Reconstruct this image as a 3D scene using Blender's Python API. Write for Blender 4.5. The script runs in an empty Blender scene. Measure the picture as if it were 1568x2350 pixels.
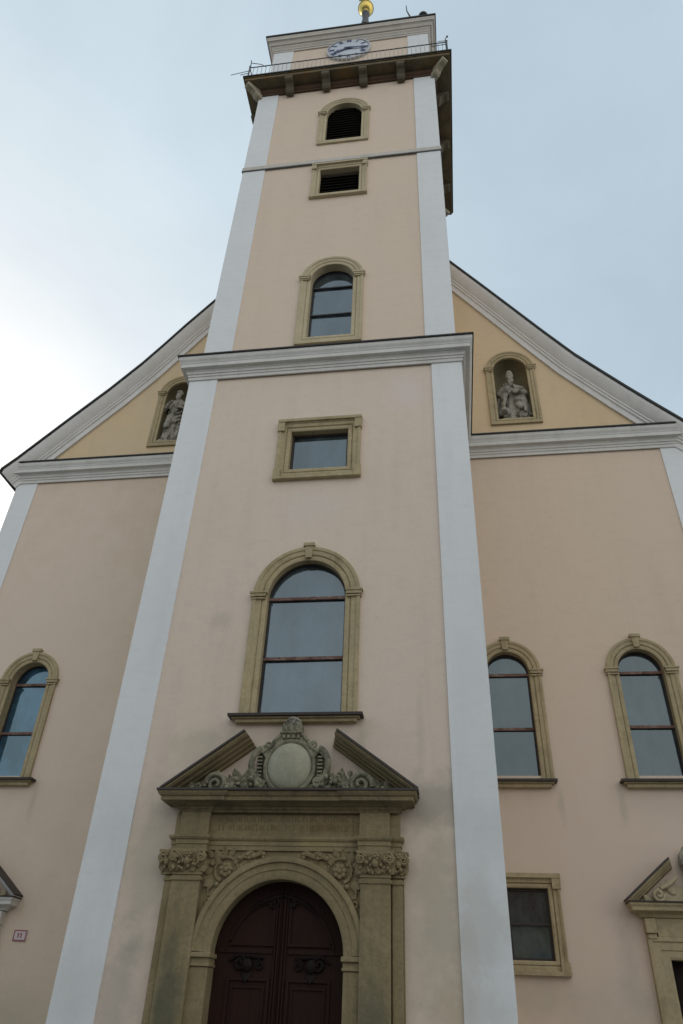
import bpy, bmesh, math, random
import numpy as np
from mathutils import Vector, Matrix
from mathutils.geometry import tessellate_polygon
random.seed(7)
S = bpy.context.scene
C = S.collection
R = math.radians
PI = math.pi

# ------------------------------------------------------------------ camera
cam = bpy.data.cameras.new('camera')
cam.sensor_fit = 'HORIZONTAL'; cam.sensor_width = 24.0
cam.lens = 1659.15 / 1568 * 24.0
cam.clip_end = 3000
co = bpy.data.objects.new('camera', cam); C.objects.link(co)
Rt = Vector((0.99027886, 0.13402266, 0.03722508))
Up = Vector((0.04797388, -0.58028593, 0.81299861))
Fw = Vector((-0.13056143, 0.80330951, 0.58107448))
m = Matrix((Rt, Up, -Fw)).transposed().to_4x4()
m.translation = (1.8149, -12.6, 1.6)
co.matrix_world = m
S.camera = co

# ------------------------------------------------------------------ world, sun, exposure
SUN_AZ, SUN_EL = -48.0, 24.0        # behind the church, to the left
w = bpy.data.worlds.new('World'); S.world = w; w.use_nodes = True
nt = w.node_tree; nt.nodes.clear()
def N(t, tree=None, **kw):
    n = (tree or nt).nodes.new(t)
    for k, v in kw.items(): setattr(n, k, v)
    return n
out = N('ShaderNodeOutputWorld'); bg = N('ShaderNodeBackground'); bg.inputs[1].default_value = 0.10
sky = N('ShaderNodeTexSky'); sky.sky_type = 'NISHITA'; sky.sun_disc = False
sky.sun_elevation = R(SUN_EL); sky.sun_rotation = R(SUN_AZ)
sky.air_density = 1.0; sky.dust_density = 2.0; sky.ozone_density = 1.0
tc = N('ShaderNodeTexCoord')
mp = N('ShaderNodeMapping'); mp.inputs['Scale'].default_value = (1.0, 1.0, 1.6)
nz = N('ShaderNodeTexNoise'); nz.inputs['Scale'].default_value = 1.3; nz.inputs['Detail'].default_value = 5; nz.inputs['Roughness'].default_value = 0.45
cr = N('ShaderNodeMapRange'); cr.inputs[1].default_value = 0.35; cr.inputs[2].default_value = 0.7
cr.inputs[3].default_value = 0.80; cr.inputs[4].default_value = 0.95
# thin overcast: a pale sheet of cloud, glowing where the sun stands behind it
dot = N('ShaderNodeVectorMath', operation='DOT_PRODUCT')
sd = Vector((math.sin(R(SUN_AZ)) * math.cos(R(SUN_EL)), math.cos(R(SUN_AZ)) * math.cos(R(SUN_EL)), math.sin(R(SUN_EL))))
dot.inputs[1].default_value = sd
ramp = N('ShaderNodeValToRGB')
e = ramp.color_ramp.elements
e[0].position = 0.0; e[0].color = (1.30, 1.28, 1.23, 1)
e[1].position = 1.0; e[1].color = (1.3, 1.3, 1.27, 1)
for pos, c in ((0.42, (0.90, 0.93, 0.93)), (0.66, (0.50, 0.61, 0.69)), (0.80, (0.53, 0.645, 0.725)), (0.90, (0.60, 0.71, 0.775)), (0.955, (0.78, 0.85, 0.89)), (0.985, (1.08, 1.09, 1.08))):
    x = e.new(pos); x.color = c + (1,)
half = N('ShaderNodeMapRange'); half.inputs[1].default_value = -1; half.inputs[2].default_value = 1
tone = N('ShaderNodeVectorMath', operation='SCALE'); tone.inputs['Scale'].default_value = 10.0
mix = N('ShaderNodeMix', data_type='RGBA')
L = nt.links.new
L(tc.outputs['Generated'], mp.inputs[0]); L(mp.outputs[0], nz.inputs['Vector']); L(nz.outputs[0], cr.inputs[0])
L(tc.outputs['Generated'], dot.inputs[0]); L(dot.outputs['Value'], half.inputs[0]); L(half.outputs[0], ramp.inputs[0])
L(ramp.outputs[0], tone.inputs[0])
nz2 = N('ShaderNodeTexNoise'); nz2.inputs['Scale'].default_value = 2.2; nz2.inputs['Detail'].default_value = 7; nz2.inputs['Roughness'].default_value = 0.55; nz2.inputs['Distortion'].default_value = 0.6
cl = N('ShaderNodeMapRange'); cl.inputs[1].default_value = 0.32; cl.inputs[2].default_value = 0.68; cl.inputs[3].default_value = 9.35; cl.inputs[4].default_value = 10.75
L(mp.outputs[0], nz2.inputs['Vector']); L(nz2.outputs[0], cl.inputs[0]); L(cl.outputs[0], tone.inputs['Scale'])
L(cr.outputs[0], mix.inputs['Factor']); L(sky.outputs[0], mix.inputs['A']); L(tone.outputs[0], mix.inputs['B'])
L(mix.outputs['Result'], bg.inputs[0]); L(bg.outputs[0], out.inputs[0])
sun = bpy.data.lights.new('sun', 'SUN'); sun.energy = 0.6; sun.angle = R(15); sun.color = (1, 0.96, 0.9)
so = bpy.data.objects.new('sun', sun); C.objects.link(so)
so.rotation_euler = (-sd).to_track_quat('-Z', 'Y').to_euler()
so.location = (-40, 60, 60)
S.view_settings.view_transform = 'Standard'; S.view_settings.look = 'None'
S.view_settings.gamma = 1; S.view_settings.exposure = 0.14

# ------------------------------------------------------------------ materials
def mat(name):
    m = bpy.data.materials.new(name); m.use_nodes = True
    t = m.node_tree; b = t.nodes['Principled BSDF']
    return m, t, b
def mixc(t, fac, a, b, mode='MIX'):
    n = t.nodes.new('ShaderNodeMix'); n.data_type = 'RGBA'; n.blend_type = mode
    for s, v in (('Factor', fac), ('A', a), ('B', b)):
        if isinstance(v, (int, float)): n.inputs[s].default_value = v
        elif isinstance(v, tuple): n.inputs[s].default_value = (*v, 1)[:4]
        else: t.links.new(v, n.inputs[s])
    return n.outputs['Result']
def noise(t, scale, detail=4, rough=0.55, stretch=None, vec=None):
    tc = t.nodes.new('ShaderNodeTexCoord'); src = vec or tc.outputs['Object']
    if stretch:
        mp = t.nodes.new('ShaderNodeMapping'); mp.inputs['Scale'].default_value = stretch
        t.links.new(src, mp.inputs[0]); src = mp.outputs[0]
    n = t.nodes.new('ShaderNodeTexNoise'); n.inputs['Scale'].default_value = scale
    n.inputs['Detail'].default_value = detail; n.inputs['Roughness'].default_value = rough
    t.links.new(src, n.inputs['Vector']); return n.outputs[0]
def rng(t, v, a, b, c=0.0, d=1.0):
    n = t.nodes.new('ShaderNodeMapRange'); t.links.new(v, n.inputs[0])
    for i, x in zip((1, 2, 3, 4), (a, b, c, d)): n.inputs[i].default_value = x
    return n.outputs[0]
def mth(t, op, a, b=0.0):
    n = t.nodes.new('ShaderNodeMath'); n.operation = op
    for i, v in ((0, a), (1, b)):
        if isinstance(v, (int, float)): n.inputs[i].default_value = v
        else: t.links.new(v, n.inputs[i])
    return n.outputs[0]
def bump(t, b, h, strength, dist=0.01):
    n = t.nodes.new('ShaderNodeBump'); n.inputs['Strength'].default_value = strength; n.inputs['Distance'].default_value = dist
    t.links.new(h, n.inputs['Height']); t.links.new(n.outputs[0], b.inputs['Normal'])
def surface(name, c1, c2, c3, big=0.4, stains_and_light=(), rough=0.9, bmp=0.25, bdist=0.008, fine=18, streak=0.12, crust=None, streakcol=None):
    """weathered plaster or stone: two tones in large patches, a third in small ones, rain streaks, stains"""
    m, t, b = mat(name)
    n1 = noise(t, big, 6, 0.6); n2 = noise(t, fine, 5, 0.6); n3 = noise(t, 1.4, 5, 0.6, (1.6, 1.6, 0.16))
    col = mixc(t, rng(t, n1, 0.36, 0.66), c1, c2)
    col = mixc(t, rng(t, n2, 0.42, 0.72, 0, 0.6), col, c3)
    n6 = noise(t, 2.6, 7, 0.62, (1.0, 1.0, 2.2)); col = mixc(t, rng(t, n6, 0.50, 0.72, 0, 0.28), col, tuple(x*0.86 for x in c3))
    if streak:
        sc = streakcol or tuple(x * 0.72 for x in c3)
        col = mixc(t, rng(t, n3, 0.5, 0.74, 0, streak), col, sc)
    if stains_and_light:
        tc = t.nodes.new('ShaderNodeTexCoord'); sp = t.nodes.new('ShaderNodeSeparateXYZ'); t.links.new(tc.outputs['Object'], sp.inputs[0])
        wob = noise(t, 1.7, 6, 0.65)
        for (sx, sz, rx, rz, sc, k) in stains_and_light:
            dx = mth(t, 'DIVIDE', mth(t, 'SUBTRACT', sp.outputs[0], sx), rx)
            dz = mth(t, 'DIVIDE', mth(t, 'SUBTRACT', sp.outputs[2], sz), rz)
            d = mth(t, 'SQRT', mth(t, 'ADD', mth(t, 'MULTIPLY', dx, dx), mth(t, 'MULTIPLY', dz, dz)))
            d = mth(t, 'ADD', d, mth(t, 'MULTIPLY', mth(t, 'SUBTRACT', wob, 0.5), 2.2))
            col = mixc(t, rng(t, d, 0.35, 1.05, k, 0), col, sc)
    if crust:
        n4 = noise(t, crust[0], 7, 0.68)
        col = mixc(t, rng(t, n4, crust[1], crust[2], 0, crust[3]), col, crust[4])
    t.links.new(col, b.inputs['Base Color'])
    b.inputs['Roughness'].default_value = rough; b.inputs['Specular IOR Level'].default_value = 0.25
    n5 = noise(t, fine * 3.2, 6, 0.65)
    bump(t, b, mth(t, 'ADD', n5, mth(t, 'MULTIPLY', n2, 0.6)), bmp, bdist)
    return m
GREY = (0.30, 0.29, 0.25); OLIVE = (0.40, 0.37, 0.28)
M = {}
M['pink'] = surface('pink_plaster', (0.70, 0.59, 0.50), (0.68, 0.58, 0.475), (0.64, 0.535, 0.46), 0.3, streak=0.16,
    stains_and_light=((1.55, 4.75, 0.75, 0.55, GREY, 0.55), (1.55, 3.2, 0.55, 1.6, OLIVE, 0.45), (-3.2, 3.7, 0.5, 1.6, OLIVE, 0.42), (-2.6, 5.6, 0.9, 0.5, OLIVE, 0.3),
            (1.7, 1.6, 0.5, 0.9, (0.48, 0.41, 0.28), 0.5), (-3.4, 1.7, 0.45, 1.2, GREY, 0.35), (-0.9, 5.9, 2.2, 0.35, OLIVE, 0.22),
            (-0.9, 10.9, 1.0, 0.6, (0.62, 0.6, 0.57), 0.3), (1.2, 14.3, 0.6, 0.7, (0.66, 0.62, 0.62), 0.35), (-2.1, 5.55, 0.12, 0.6, OLIVE, 0.45), (0.3, 5.5, 0.12, 0.65, OLIVE, 0.4), (-2.6, 8.2, 0.35, 0.2, GREY, 0.25), (1.35, 5.9, 0.1, 1.0, GREY, 0.2)))
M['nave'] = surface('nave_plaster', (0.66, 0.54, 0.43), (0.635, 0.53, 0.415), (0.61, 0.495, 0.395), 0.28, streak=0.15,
    stains_and_light=((4.6, 2.0, 1.0, 0.7, OLIVE, 0.4), (4.9, 3.7, 0.35, 0.35, (0.45, 0.37, 0.34), 0.4), (-7.3, 1.4, 1.2, 0.9, OLIVE, 0.4), (6.3, 5.7, 1.2, 0.4, OLIVE, 0.25),
            (-8.8, 9.9, 2.0, 0.35, (0.52, 0.46, 0.36), 0.3), (-8.6, 9.0, 3.6, 7.5, (0.685, 0.565, 0.47), 0.85), (5.6, 4.6, 4.5, 4.4, (0.645, 0.53, 0.45), 0.65),  # big left patch: brighter skylight painted in, with a pinker plaster tone
            (5.36, 5.6, 0.10, 0.55, OLIVE, 0.4), (7.2, 5.5, 0.10, 0.6, OLIVE, 0.4), (4.12, 5.6, 0.10, 0.5, OLIVE, 0.4), (-7.8, 5.6, 0.12, 0.55, OLIVE, 0.4), (3.3, 2.2, 0.8, 0.35, OLIVE, 0.35), (5.0, 2.9, 0.3, 1.0, GREY, 0.25)))
M['peach'] = surface('peach_plaster', (0.695, 0.575, 0.46), (0.675, 0.565, 0.465), (0.65, 0.535, 0.425), 0.3, streak=0.12)
M['ochre'] = surface('ochre_plaster', (0.67, 0.52, 0.325), (0.645, 0.515, 0.355), (0.62, 0.48, 0.31), 0.5, streak=0.18)
M['white'] = surface('white_plaster', (0.75, 0.77, 0.78), (0.71, 0.74, 0.76), (0.69, 0.71, 0.715), 0.5, streak=0.22,
    stains_and_light=((2.2, 3.0, 0.6, 0.7, (0.56, 0.56, 0.53), 0.6), (2.1, 1.9, 0.5, 0.5, (0.58, 0.57, 0.53), 0.5), (2.3, 4.3, 0.6, 0.5, (0.6, 0.62, 0.62), 0.5), (-3.9, 4.2, 0.6, 0.8, (0.6, 0.62, 0.63), 0.4), (-4.0, 1.9, 0.6, 0.8, (0.58, 0.59, 0.58), 0.4), (2.25, 7.0, 0.4, 1.2, (0.66, 0.68, 0.69), 0.35), (-3.9, 8.6, 0.4, 1.5, (0.67, 0.69, 0.70), 0.35), (1.95, 2.4, 0.18, 0.9, (0.52, 0.50, 0.44), 0.4)))
M['moulding'] = surface('moulding_plaster', (0.67, 0.665, 0.64), (0.61, 0.605, 0.58), (0.53, 0.53, 0.50), 1.2, streak=0.3, bmp=0.15)
M['trim'] = surface('ochre_sandstone', (0.47, 0.385, 0.235), (0.39, 0.33, 0.21), (0.30, 0.245, 0.14), 1.1, streak=0.6, streakcol=(0.2, 0.17, 0.09), bmp=0.4, crust=(3.0, 0.52, 0.74, 0.6, (0.19, 0.155, 0.085)))
M['paletrim'] = surface('pale_sandstone', (0.53, 0.455, 0.31), (0.46, 0.40, 0.27), (0.38, 0.32, 0.20), 1.4, streak=0.35, streakcol=(0.25, 0.22, 0.13), bmp=0.4, crust=(2.5, 0.6, 0.85, 0.4, (0.22, 0.2, 0.12)))
M['portal'] = surface('portal_sandstone', (0.32, 0.26, 0.15), (0.235, 0.19, 0.105), (0.17, 0.14, 0.08), 1.6, streak=0.5, streakcol=(0.10, 0.095, 0.065), bmp=0.5, bdist=0.012,
    stains_and_light=((-2.5, 1.9, 0.25, 1.0, (0.085, 0.09, 0.065), 0.7), (0.55, 1.6, 0.3, 0.6, (0.12, 0.12, 0.085), 0.6), (-0.35, 4.28, 0.55, 0.13, (0.17, 0.105, 0.045), 0.55), (-2.55, 3.72, 0.3, 0.2, (0.12, 0.10, 0.07), 0.5), (0.9, 3.7, 0.3, 0.2, (0.11, 0.105, 0.08), 0.5), (-0.4, 4.03, 0.4, 0.1, (0.36, 0.30, 0.15), 0.5), (-1.9, 4.4, 0.3, 0.2, (0.13, 0.11, 0.07), 0.4)),
    crust=(2.2, 0.55, 0.8, 0.55, (0.12, 0.11, 0.075)))
M['greystone'] = surface('grey_lichen_stone', (0.30, 0.285, 0.20), (0.23, 0.22, 0.155), (0.14, 0.135, 0.095), 2.5, streak=0.35, streakcol=(0.09, 0.09, 0.07), bmp=0.6, bdist=0.012, crust=(4.5, 0.48, 0.66, 0.75, (0.05, 0.052, 0.042)))
M['sooty'] = surface('soot_blackened_stone', (0.25, 0.20, 0.11), (0.20, 0.165, 0.095), (0.13, 0.105, 0.065), 1.6, streak=0.5, streakcol=(0.05, 0.045, 0.04), bmp=0.5, crust=(2.2, 0.5, 0.72, 0.7, (0.05, 0.045, 0.04)))
M['niche'] = surface('niche_stone', (0.26, 0.21, 0.12), (0.20, 0.18, 0.11), (0.13, 0.11, 0.06), 2.0, streak=0.4, bmp=0.4)
M['statue'] = surface('statue_stone', (0.42, 0.40, 0.34), (0.31, 0.29, 0.245), (0.16, 0.15, 0.12), 3.5, streak=0.3, streakcol=(0.12, 0.1, 0.08), bmp=0.5, crust=(5, 0.50, 0.60, 0.85, (0.055, 0.048, 0.035)))
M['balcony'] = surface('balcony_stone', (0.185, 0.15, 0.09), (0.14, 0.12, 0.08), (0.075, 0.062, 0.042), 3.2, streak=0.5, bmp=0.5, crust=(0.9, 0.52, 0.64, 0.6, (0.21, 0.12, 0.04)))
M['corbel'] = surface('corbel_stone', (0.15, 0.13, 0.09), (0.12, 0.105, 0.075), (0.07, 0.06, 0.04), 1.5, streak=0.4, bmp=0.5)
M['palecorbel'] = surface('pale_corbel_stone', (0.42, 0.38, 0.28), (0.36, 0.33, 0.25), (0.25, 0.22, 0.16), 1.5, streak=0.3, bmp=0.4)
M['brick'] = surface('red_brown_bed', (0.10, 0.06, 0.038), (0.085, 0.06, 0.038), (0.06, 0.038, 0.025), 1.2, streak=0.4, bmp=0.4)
M['glyph'] = surface('carved_letter_stone', (0.185, 0.145, 0.08), (0.15, 0.12, 0.065), (0.10, 0.08, 0.045), 2.0, streak=0, bmp=0.2)
M['ground'] = surface('granite_paving', (0.21, 0.205, 0.19), (0.18, 0.175, 0.165), (0.14, 0.135, 0.13), 0.6, streak=0, bmp=0.3)
def metal(name, col, rough=0.5, metallic=0.0, var=0.3, spec=0.5):
    m, t, b = mat(name)
    n = noise(t, 3.0, 6, 0.65)
    t.links.new(mixc(t, rng(t, n, 0.35, 0.7), col, tuple(x * (1 - var) for x in col)), b.inputs['Base Color'])
    b.inputs['Roughness'].default_value = rough; b.inputs['Metallic'].default_value = metallic
    b.inputs['Specular IOR Level'].default_value = spec
    bump(t, b, noise(t, 25, 4), 0.1, 0.004)
    return m
M['flash'] = metal('dark_lead_sheet', (0.013, 0.0135, 0.012), 0.65)
M['capstone'] = metal('dark_tin_cap', (0.035, 0.026, 0.02), 0.6)
M['roof'] = metal('dark_roof_sheet', (0.014, 0.018, 0.018), 0.6)
M['iron'] = metal('dark_iron', (0.045, 0.047, 0.05), 0.55)
M['paleiron'] = metal('grey_painted_iron', (0.11, 0.115, 0.115), 0.6)
M['pale_rail'] = metal('pale_painted_iron', (0.42, 0.42, 0.39), 0.6)
M['rake'] = surface('white_verge_plaster', (0.74, 0.735, 0.72), (0.68, 0.675, 0.66), (0.62, 0.61, 0.58), 0.9, streak=0.25, bmp=0.15)
M['topmould'] = surface('weathered_top_moulding', (0.60, 0.56, 0.51), (0.55, 0.52, 0.47), (0.46, 0.44, 0.40), 1.0, streak=0.4, bmp=0.2)
M['boss'] = surface('pale_grey_boss', (0.40, 0.39, 0.29), (0.34, 0.345, 0.27), (0.30, 0.27, 0.20), 1.8, streak=0.4, bmp=0.3, crust=(3, 0.5, 0.72, 0.5, (0.2, 0.2, 0.16)))
M['midlead'] = metal('weathered_lead', (0.17, 0.175, 0.17), 0.6)
M['gold'] = metal('gilded_copper', (0.72, 0.55, 0.16), 0.28, 1.0, 0.2)
M['enamel'] = metal('white_enamel', (0.56, 0.62, 0.70), 0.4, 0, 0.1)
M['rim'] = metal('pale_clock_rim', (0.50, 0.51, 0.52), 0.5, 0, 0.15)
M['blue'] = metal('blue_enamel', (0.05, 0.07, 0.17), 0.4)
M['red'] = metal('red_enamel', (0.34, 0.10, 0.12), 0.45)
M['pinkenamel'] = metal('faded_enamel', (0.62, 0.54, 0.55), 0.45, 0, 0.1)
M['feather'] = metal('dark_feather', (0.05, 0.05, 0.055), 0.8)
M['void'] = metal('dark_interior', (0.008, 0.008, 0.007), 0.9, 0, 0.2, 0.1)
M['louvre'] = metal('dark_louvre_wood', (0.018, 0.016, 0.012), 0.8, 0, 0.4, 0.2)
def wood(name, c1, c2, rough=0.55):
    m, t, b = mat(name)
    g = noise(t, 6.0, 6, 0.6, (9, 9, 0.35)); p = noise(t, 1.2, 4)
    col = mixc(t, rng(t, g, 0.35, 0.7), c1, c2)
    col = mixc(t, rng(t, p, 0.4, 0.7, 0, 0.5), col, tuple(x * 0.6 for x in c1))
    t.links.new(col, b.inputs['Base Color']); b.inputs['Roughness'].default_value = rough
    b.inputs['Specular IOR Level'].default_value = 0.12
    bump(t, b, g, 0.25, 0.004); return m
M['door'] = wood('dark_brown_oak', (0.034, 0.0165, 0.012), (0.022, 0.012, 0.0095), 0.75)
M['doorcarve'] = wood('darker_carved_oak', (0.017, 0.0115, 0.0095), (0.011, 0.0085, 0.007))
def bar_mat():
    m, t, b = mat('flaking_red_paint')
    n = noise(t, 9, 6, 0.7, (1.0, 1.0, 2.0)); n2 = noise(t, 3.5, 5, 0.7)
    col = mixc(t, rng(t, n, 0.50, 0.66, 0, 0.7), (0.16, 0.085, 0.065), (0.32, 0.28, 0.24))
    col = mixc(t, rng(t, n2, 0.5, 0.62), col, (0.09, 0.045, 0.035))
    t.links.new(col, b.inputs['Base Color']); b.inputs['Roughness'].default_value = 0.8; return m
M['bar'] = bar_mat()
def glass(name, base, ior, tint):
    m, t, b = mat(name)
    n = noise(t, 0.9, 3, 0.5); n2 = noise(t, 1.1, 6, 0.65, (1.5, 1.0, 0.7))
    t.links.new(mixc(t, rng(t, n2, 0.36, 0.66), tuple(x * 1.9 for x in base), tuple(x * 0.35 for x in base)), b.inputs['Base Color'])
    b.inputs['Roughness'].default_value = 0.06; b.inputs['IOR'].default_value = ior
    b.inputs['Specular IOR Level'].default_value = 0.5
    b.inputs['Specular Tint'].default_value = (*tint, 1)
    bump(t, b, n, 0.35, 0.03); return m
M['glass'] = glass('old_window_glass', (0.030, 0.040, 0.048), 2.3, (0.74, 0.90, 1.0))
M['blueglass'] = glass('blue_tinted_glass', (0.028, 0.085, 0.15), 2.3, (0.62, 0.88, 1.0))
M['liftedglass'] = glass('painted_reflection_glass', (0.042, 0.048, 0.047), 1.95, (0.8, 0.95, 1.0))  # base colour raised to stand in for a brighter reflection in the low pane
M['darkglass'] = glass('dark_window_glass', (0.026, 0.034, 0.038), 1.95, (0.76, 0.93, 1.0))

# ------------------------------------------------------------------ mesh builder
class MB:
    def __init__(s): s.v = []; s.f = []
    def add(s, vs, fs):
        o = len(s.v); s.v += [tuple(v) for v in vs]; s.f += [tuple(i + o for i in f) for f in fs]; return s
    def box(s, x0, x1, y0, y1, z0, z1, bev=0.0):
        if bev <= 0:
            return s.add([(x0,y0,z0),(x1,y0,z0),(x1,y1,z0),(x0,y1,z0),(x0,y0,z1),(x1,y0,z1),(x1,y1,z1),(x0,y1,z1)],
              [(3,2,1,0),(4,5,6,7),(0,1,5,4),(1,2,6,5),(2,3,7,6),(3,0,4,7)])
        bm = bmesh.new(); bmesh.ops.create_cube(bm, size=1)
        for v in bm.verts: v.co = ((x0+x1)/2 + v.co.x*(x1-x0), (y0+y1)/2 + v.co.y*(y1-y0), (z0+z1)/2 + v.co.z*(z1-z0))
        bmesh.ops.bevel(bm, geom=bm.edges[:], offset=bev, segments=2, affect='EDGES', profile=0.5)
        bm.verts.index_update()
        s.add([v.co[:] for v in bm.verts], [[v.index for v in f.verts] for f in bm.faces]); bm.free(); return s
    def plate(s, outer, y0, y1, holes=(), mp=None):
        """polygon (x,z) with holes, between y0 and y1"""
        loops = [list(outer)] + [list(h) for h in holes]
        tri = tessellate_polygon([[Vector((a, b, 0)) for a, b in l] for l in loops])
        flat = [p for l in loops for p in l]; n = len(flat)
        mp = mp or (lambda a, b, c: (a, c, b))
        vs = [mp(a, b, y0) for a, b in flat] + [mp(a, b, y1) for a, b in flat]
        fs = [tuple(t) for t in tri] + [tuple(i + n for i in reversed(t)) for t in tri]
        o = 0
        for l in loops:
            k = len(l)
            for i in range(k):
                j = (i + 1) % k; fs.append((o+i, o+j, n+o+j, n+o+i))
            o += k
        return s.add(vs, fs)
    def sweep(s, path, prof, mp, closed=False, cap=True):
        """path 2-D; prof (offset to the right of travel, w); mp(u,v,w)->xyz"""
        n = len(path); ms = []
        for i in range(n):
            def nrm(a, b):
                d = (b[0]-a[0], b[1]-a[1]); l = math.hypot(*d) or 1; return (d[1]/l, -d[0]/l)
            if closed: a = nrm(path[i-1], path[i]); b = nrm(path[i], path[(i+1) % n])
            else:
                a = nrm(path[i-1], path[i]) if i > 0 else None
                b = nrm(path[i], path[i+1]) if i < n-1 else None
                a = a or b; b = b or a
            k = 1 + a[0]*b[0] + a[1]*b[1]; ms.append(((a[0]+b[0])/k, (a[1]+b[1])/k))
        q = len(prof); vs = []
        for i in range(n):
            for (o, w_) in prof: vs.append(mp(path[i][0] + o*ms[i][0], path[i][1] + o*ms[i][1], w_))
        fs = []
        for i in range(n if closed else n-1):
            j = (i+1) % n
            for k in range(q-1): fs.append((i*q+k, j*q+k, j*q+k+1, i*q+k+1))
        if cap and not closed: fs.append(tuple(range(q))); fs.append(tuple((n-1)*q + k for k in reversed(range(q))))
        return s.add(vs, fs)
    def tube(s, pts, r, n=8):
        pts = [Vector(p) for p in pts]; m_ = len(pts); vs = []; fs = []
        rs = r if isinstance(r, (list, tuple)) else [r]*m_
        ref = Vector((0.13, 0.31, 0.94))
        for i, p in enumerate(pts):
            d = (pts[min(i+1, m_-1)] - pts[max(i-1, 0)]).normalized()
            a = d.cross(ref)
            if a.length < 1e-3: a = d.cross(Vector((1, 0, 0)))
            a.normalize(); b = d.cross(a)
            for k in range(n):
                t = 2*PI*k/n; vs.append(p + (a*math.cos(t) + b*math.sin(t))*rs[i])
        for i in range(m_-1):
            for k in range(n): fs.append((i*n+k, i*n+(k+1) % n, (i+1)*n+(k+1) % n, (i+1)*n+k))
        fs.append(tuple(reversed(range(n)))); fs.append(tuple((m_-1)*n+k for k in range(n)))
        return s.add(vs, fs)
    def lathe(s, prof, c=(0,0,0), n=24, axis='z'):
        vs = []; fs = []; q = len(prof)
        for k in range(n):
            t = 2*PI*k/n
            for r, h in prof:
                x, y, z = r*math.cos(t), r*math.sin(t), h
                if axis == 'y': x, y, z = x, h, y
                vs.append((c[0]+x, c[1]+y, c[2]+z))
        for k in range(n):
            j = (k+1) % n
            for i in range(q-1): fs.append((k*q+i, j*q+i, j*q+i+1, k*q+i+1))
        return s.add(vs, fs)
    def ell(s, c, r, n=12, rot=None):
        vs = []; fs = []
        for i in range(n+1):
            a = PI*i/n
            for k in range(2*n):
                t = PI*k/n; p = Vector((r[0]*math.sin(a)*math.cos(t), r[1]*math.sin(a)*math.sin(t), r[2]*math.cos(a)))
                if rot: p = rot @ p
                vs.append(p + Vector(c))
        for i in range(n):
            for k in range(2*n): fs.append((i*2*n+k, i*2*n+(k+1) % (2*n), (i+1)*2*n+(k+1) % (2*n), (i+1)*2*n+k))
        return s.add(vs, fs)
    def xf(s, mt, start=0):
        for i in range(start, len(s.v)): s.v[i] = tuple(mt @ Vector(s.v[i]))
        return s
    def join(s, o, mt=None):
        return s.add([tuple(mt @ Vector(v)) for v in o.v] if mt else o.v, o.f)
    def build(s, name, m, parent=None, smooth=False, loc=None):
        me = bpy.data.meshes.new(name); me.from_pydata(s.v, [], s.f)
        bm = bmesh.new(); bm.from_mesh(me); bmesh.ops.remove_doubles(bm, verts=bm.verts, dist=1e-5)
        bmesh.ops.dissolve_degenerate(bm, dist=1e-5, edges=bm.edges[:])
        bmesh.ops.recalc_face_normals(bm, faces=bm.faces)
        if smooth:
            for f in bm.faces: f.smooth = True
            if smooth != 'all':
                for e_ in bm.edges:
                    if len(e_.link_faces) == 2 and e_.calc_face_angle(0) > R(38): e_.smooth = False
        bm.to_mesh(me); bm.free(); me.materials.append(m)
        o = bpy.data.objects.new(name, me); C.objects.link(o)
        if parent: o.parent = parent
        if loc: o.location = loc
        return o
XY = lambda a, b, w_: (a, b, w_)                 # plan path, w is height
def XZ(y): return lambda a, b, w_: (a, y - w_, b)   # elevation path, w is how far proud of plane y
def empty(name, loc=(0, 0, 0), rz=0):
    o = bpy.data.objects.new(name, None); C.objects.link(o); o.location = loc; o.rotation_euler = (0, 0, rz); o.empty_display_size = 0.3; return o
def tag(o, label=None, cat=None, group=None, kind=None):
    for k, v in (('label', label), ('category', cat), ('group', group), ('kind', kind)):
        if v: o[k] = v
    return o
def arch(cx, a, z0, zs, rise=None, n=24):
    """right foot, up, over the arch to the left, down"""
    rise = a if rise is None else rise
    p = [(cx+a, z0)] + [(cx + a*math.cos(PI*i/n), zs + rise*math.sin(PI*i/n)) for i in range(n+1)] + [(cx-a, z0)]
    return p
def rect(x0, x1, z0, z1): return [(x1, z0), (x1, z1), (x0, z1), (x0, z0)]
def spiral(cx, cz, r0, r1, a0, turns, y, n=26, bulge=0.0):
    pts = []
    for i in range(n+1):
        t = i/n; a = a0 + turns*2*PI*t; r = r0 + (r1-r0)*t
        pts.append((cx + r*math.cos(a), y - bulge*t, cz + r*math.sin(a)))
    return pts
def leaf(L_, W_, curl=0.5, lobes=3, thick=0.012):
    """an acanthus leaf: base at origin, grows along +z, curls out along -y"""
    m_ = MB(); n = 10; pts = []
    for i in range(n+1):
        t = i/n
        z = L_*(t - 0.25*curl*t**4); y = -curl*L_*0.55*t**2.6
        wdt = W_*0.5*(0.55 + 0.45*math.sin(PI*min(1, t*1.15))) * (1 - t**5) * (0.78 + 0.22*abs(math.cos(lobes*PI*t)))
        pts.append((wdt, y, z))
    vs = []; fs = []
    for k, th in ((0, 0.0), (1, thick)):
        for (wd, y, z) in pts:
            for u in (-1, -0.5, 0, 0.5, 1):
                vs.append((u*wd, y + th + 0.10*W_*(abs(u) - 0.5*(abs(u) == 0.5))*1.0, z))
    q = 5; tot = (n+1)*q
    for i in range(n):
        for k in range(4):
            a = i*q+k; fs.append((a, a+1, a+q+1, a+q)); fs.append((tot+a+q, tot+a+q+1, tot+a+1, tot+a))
        fs.append((i*q, i*q+q, tot+i*q+q, tot+i*q)); fs.append((i*q+4, tot+i*q+4, tot+i*q+q+4, i*q+q+4))
    return m_.add(vs, fs)
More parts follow.
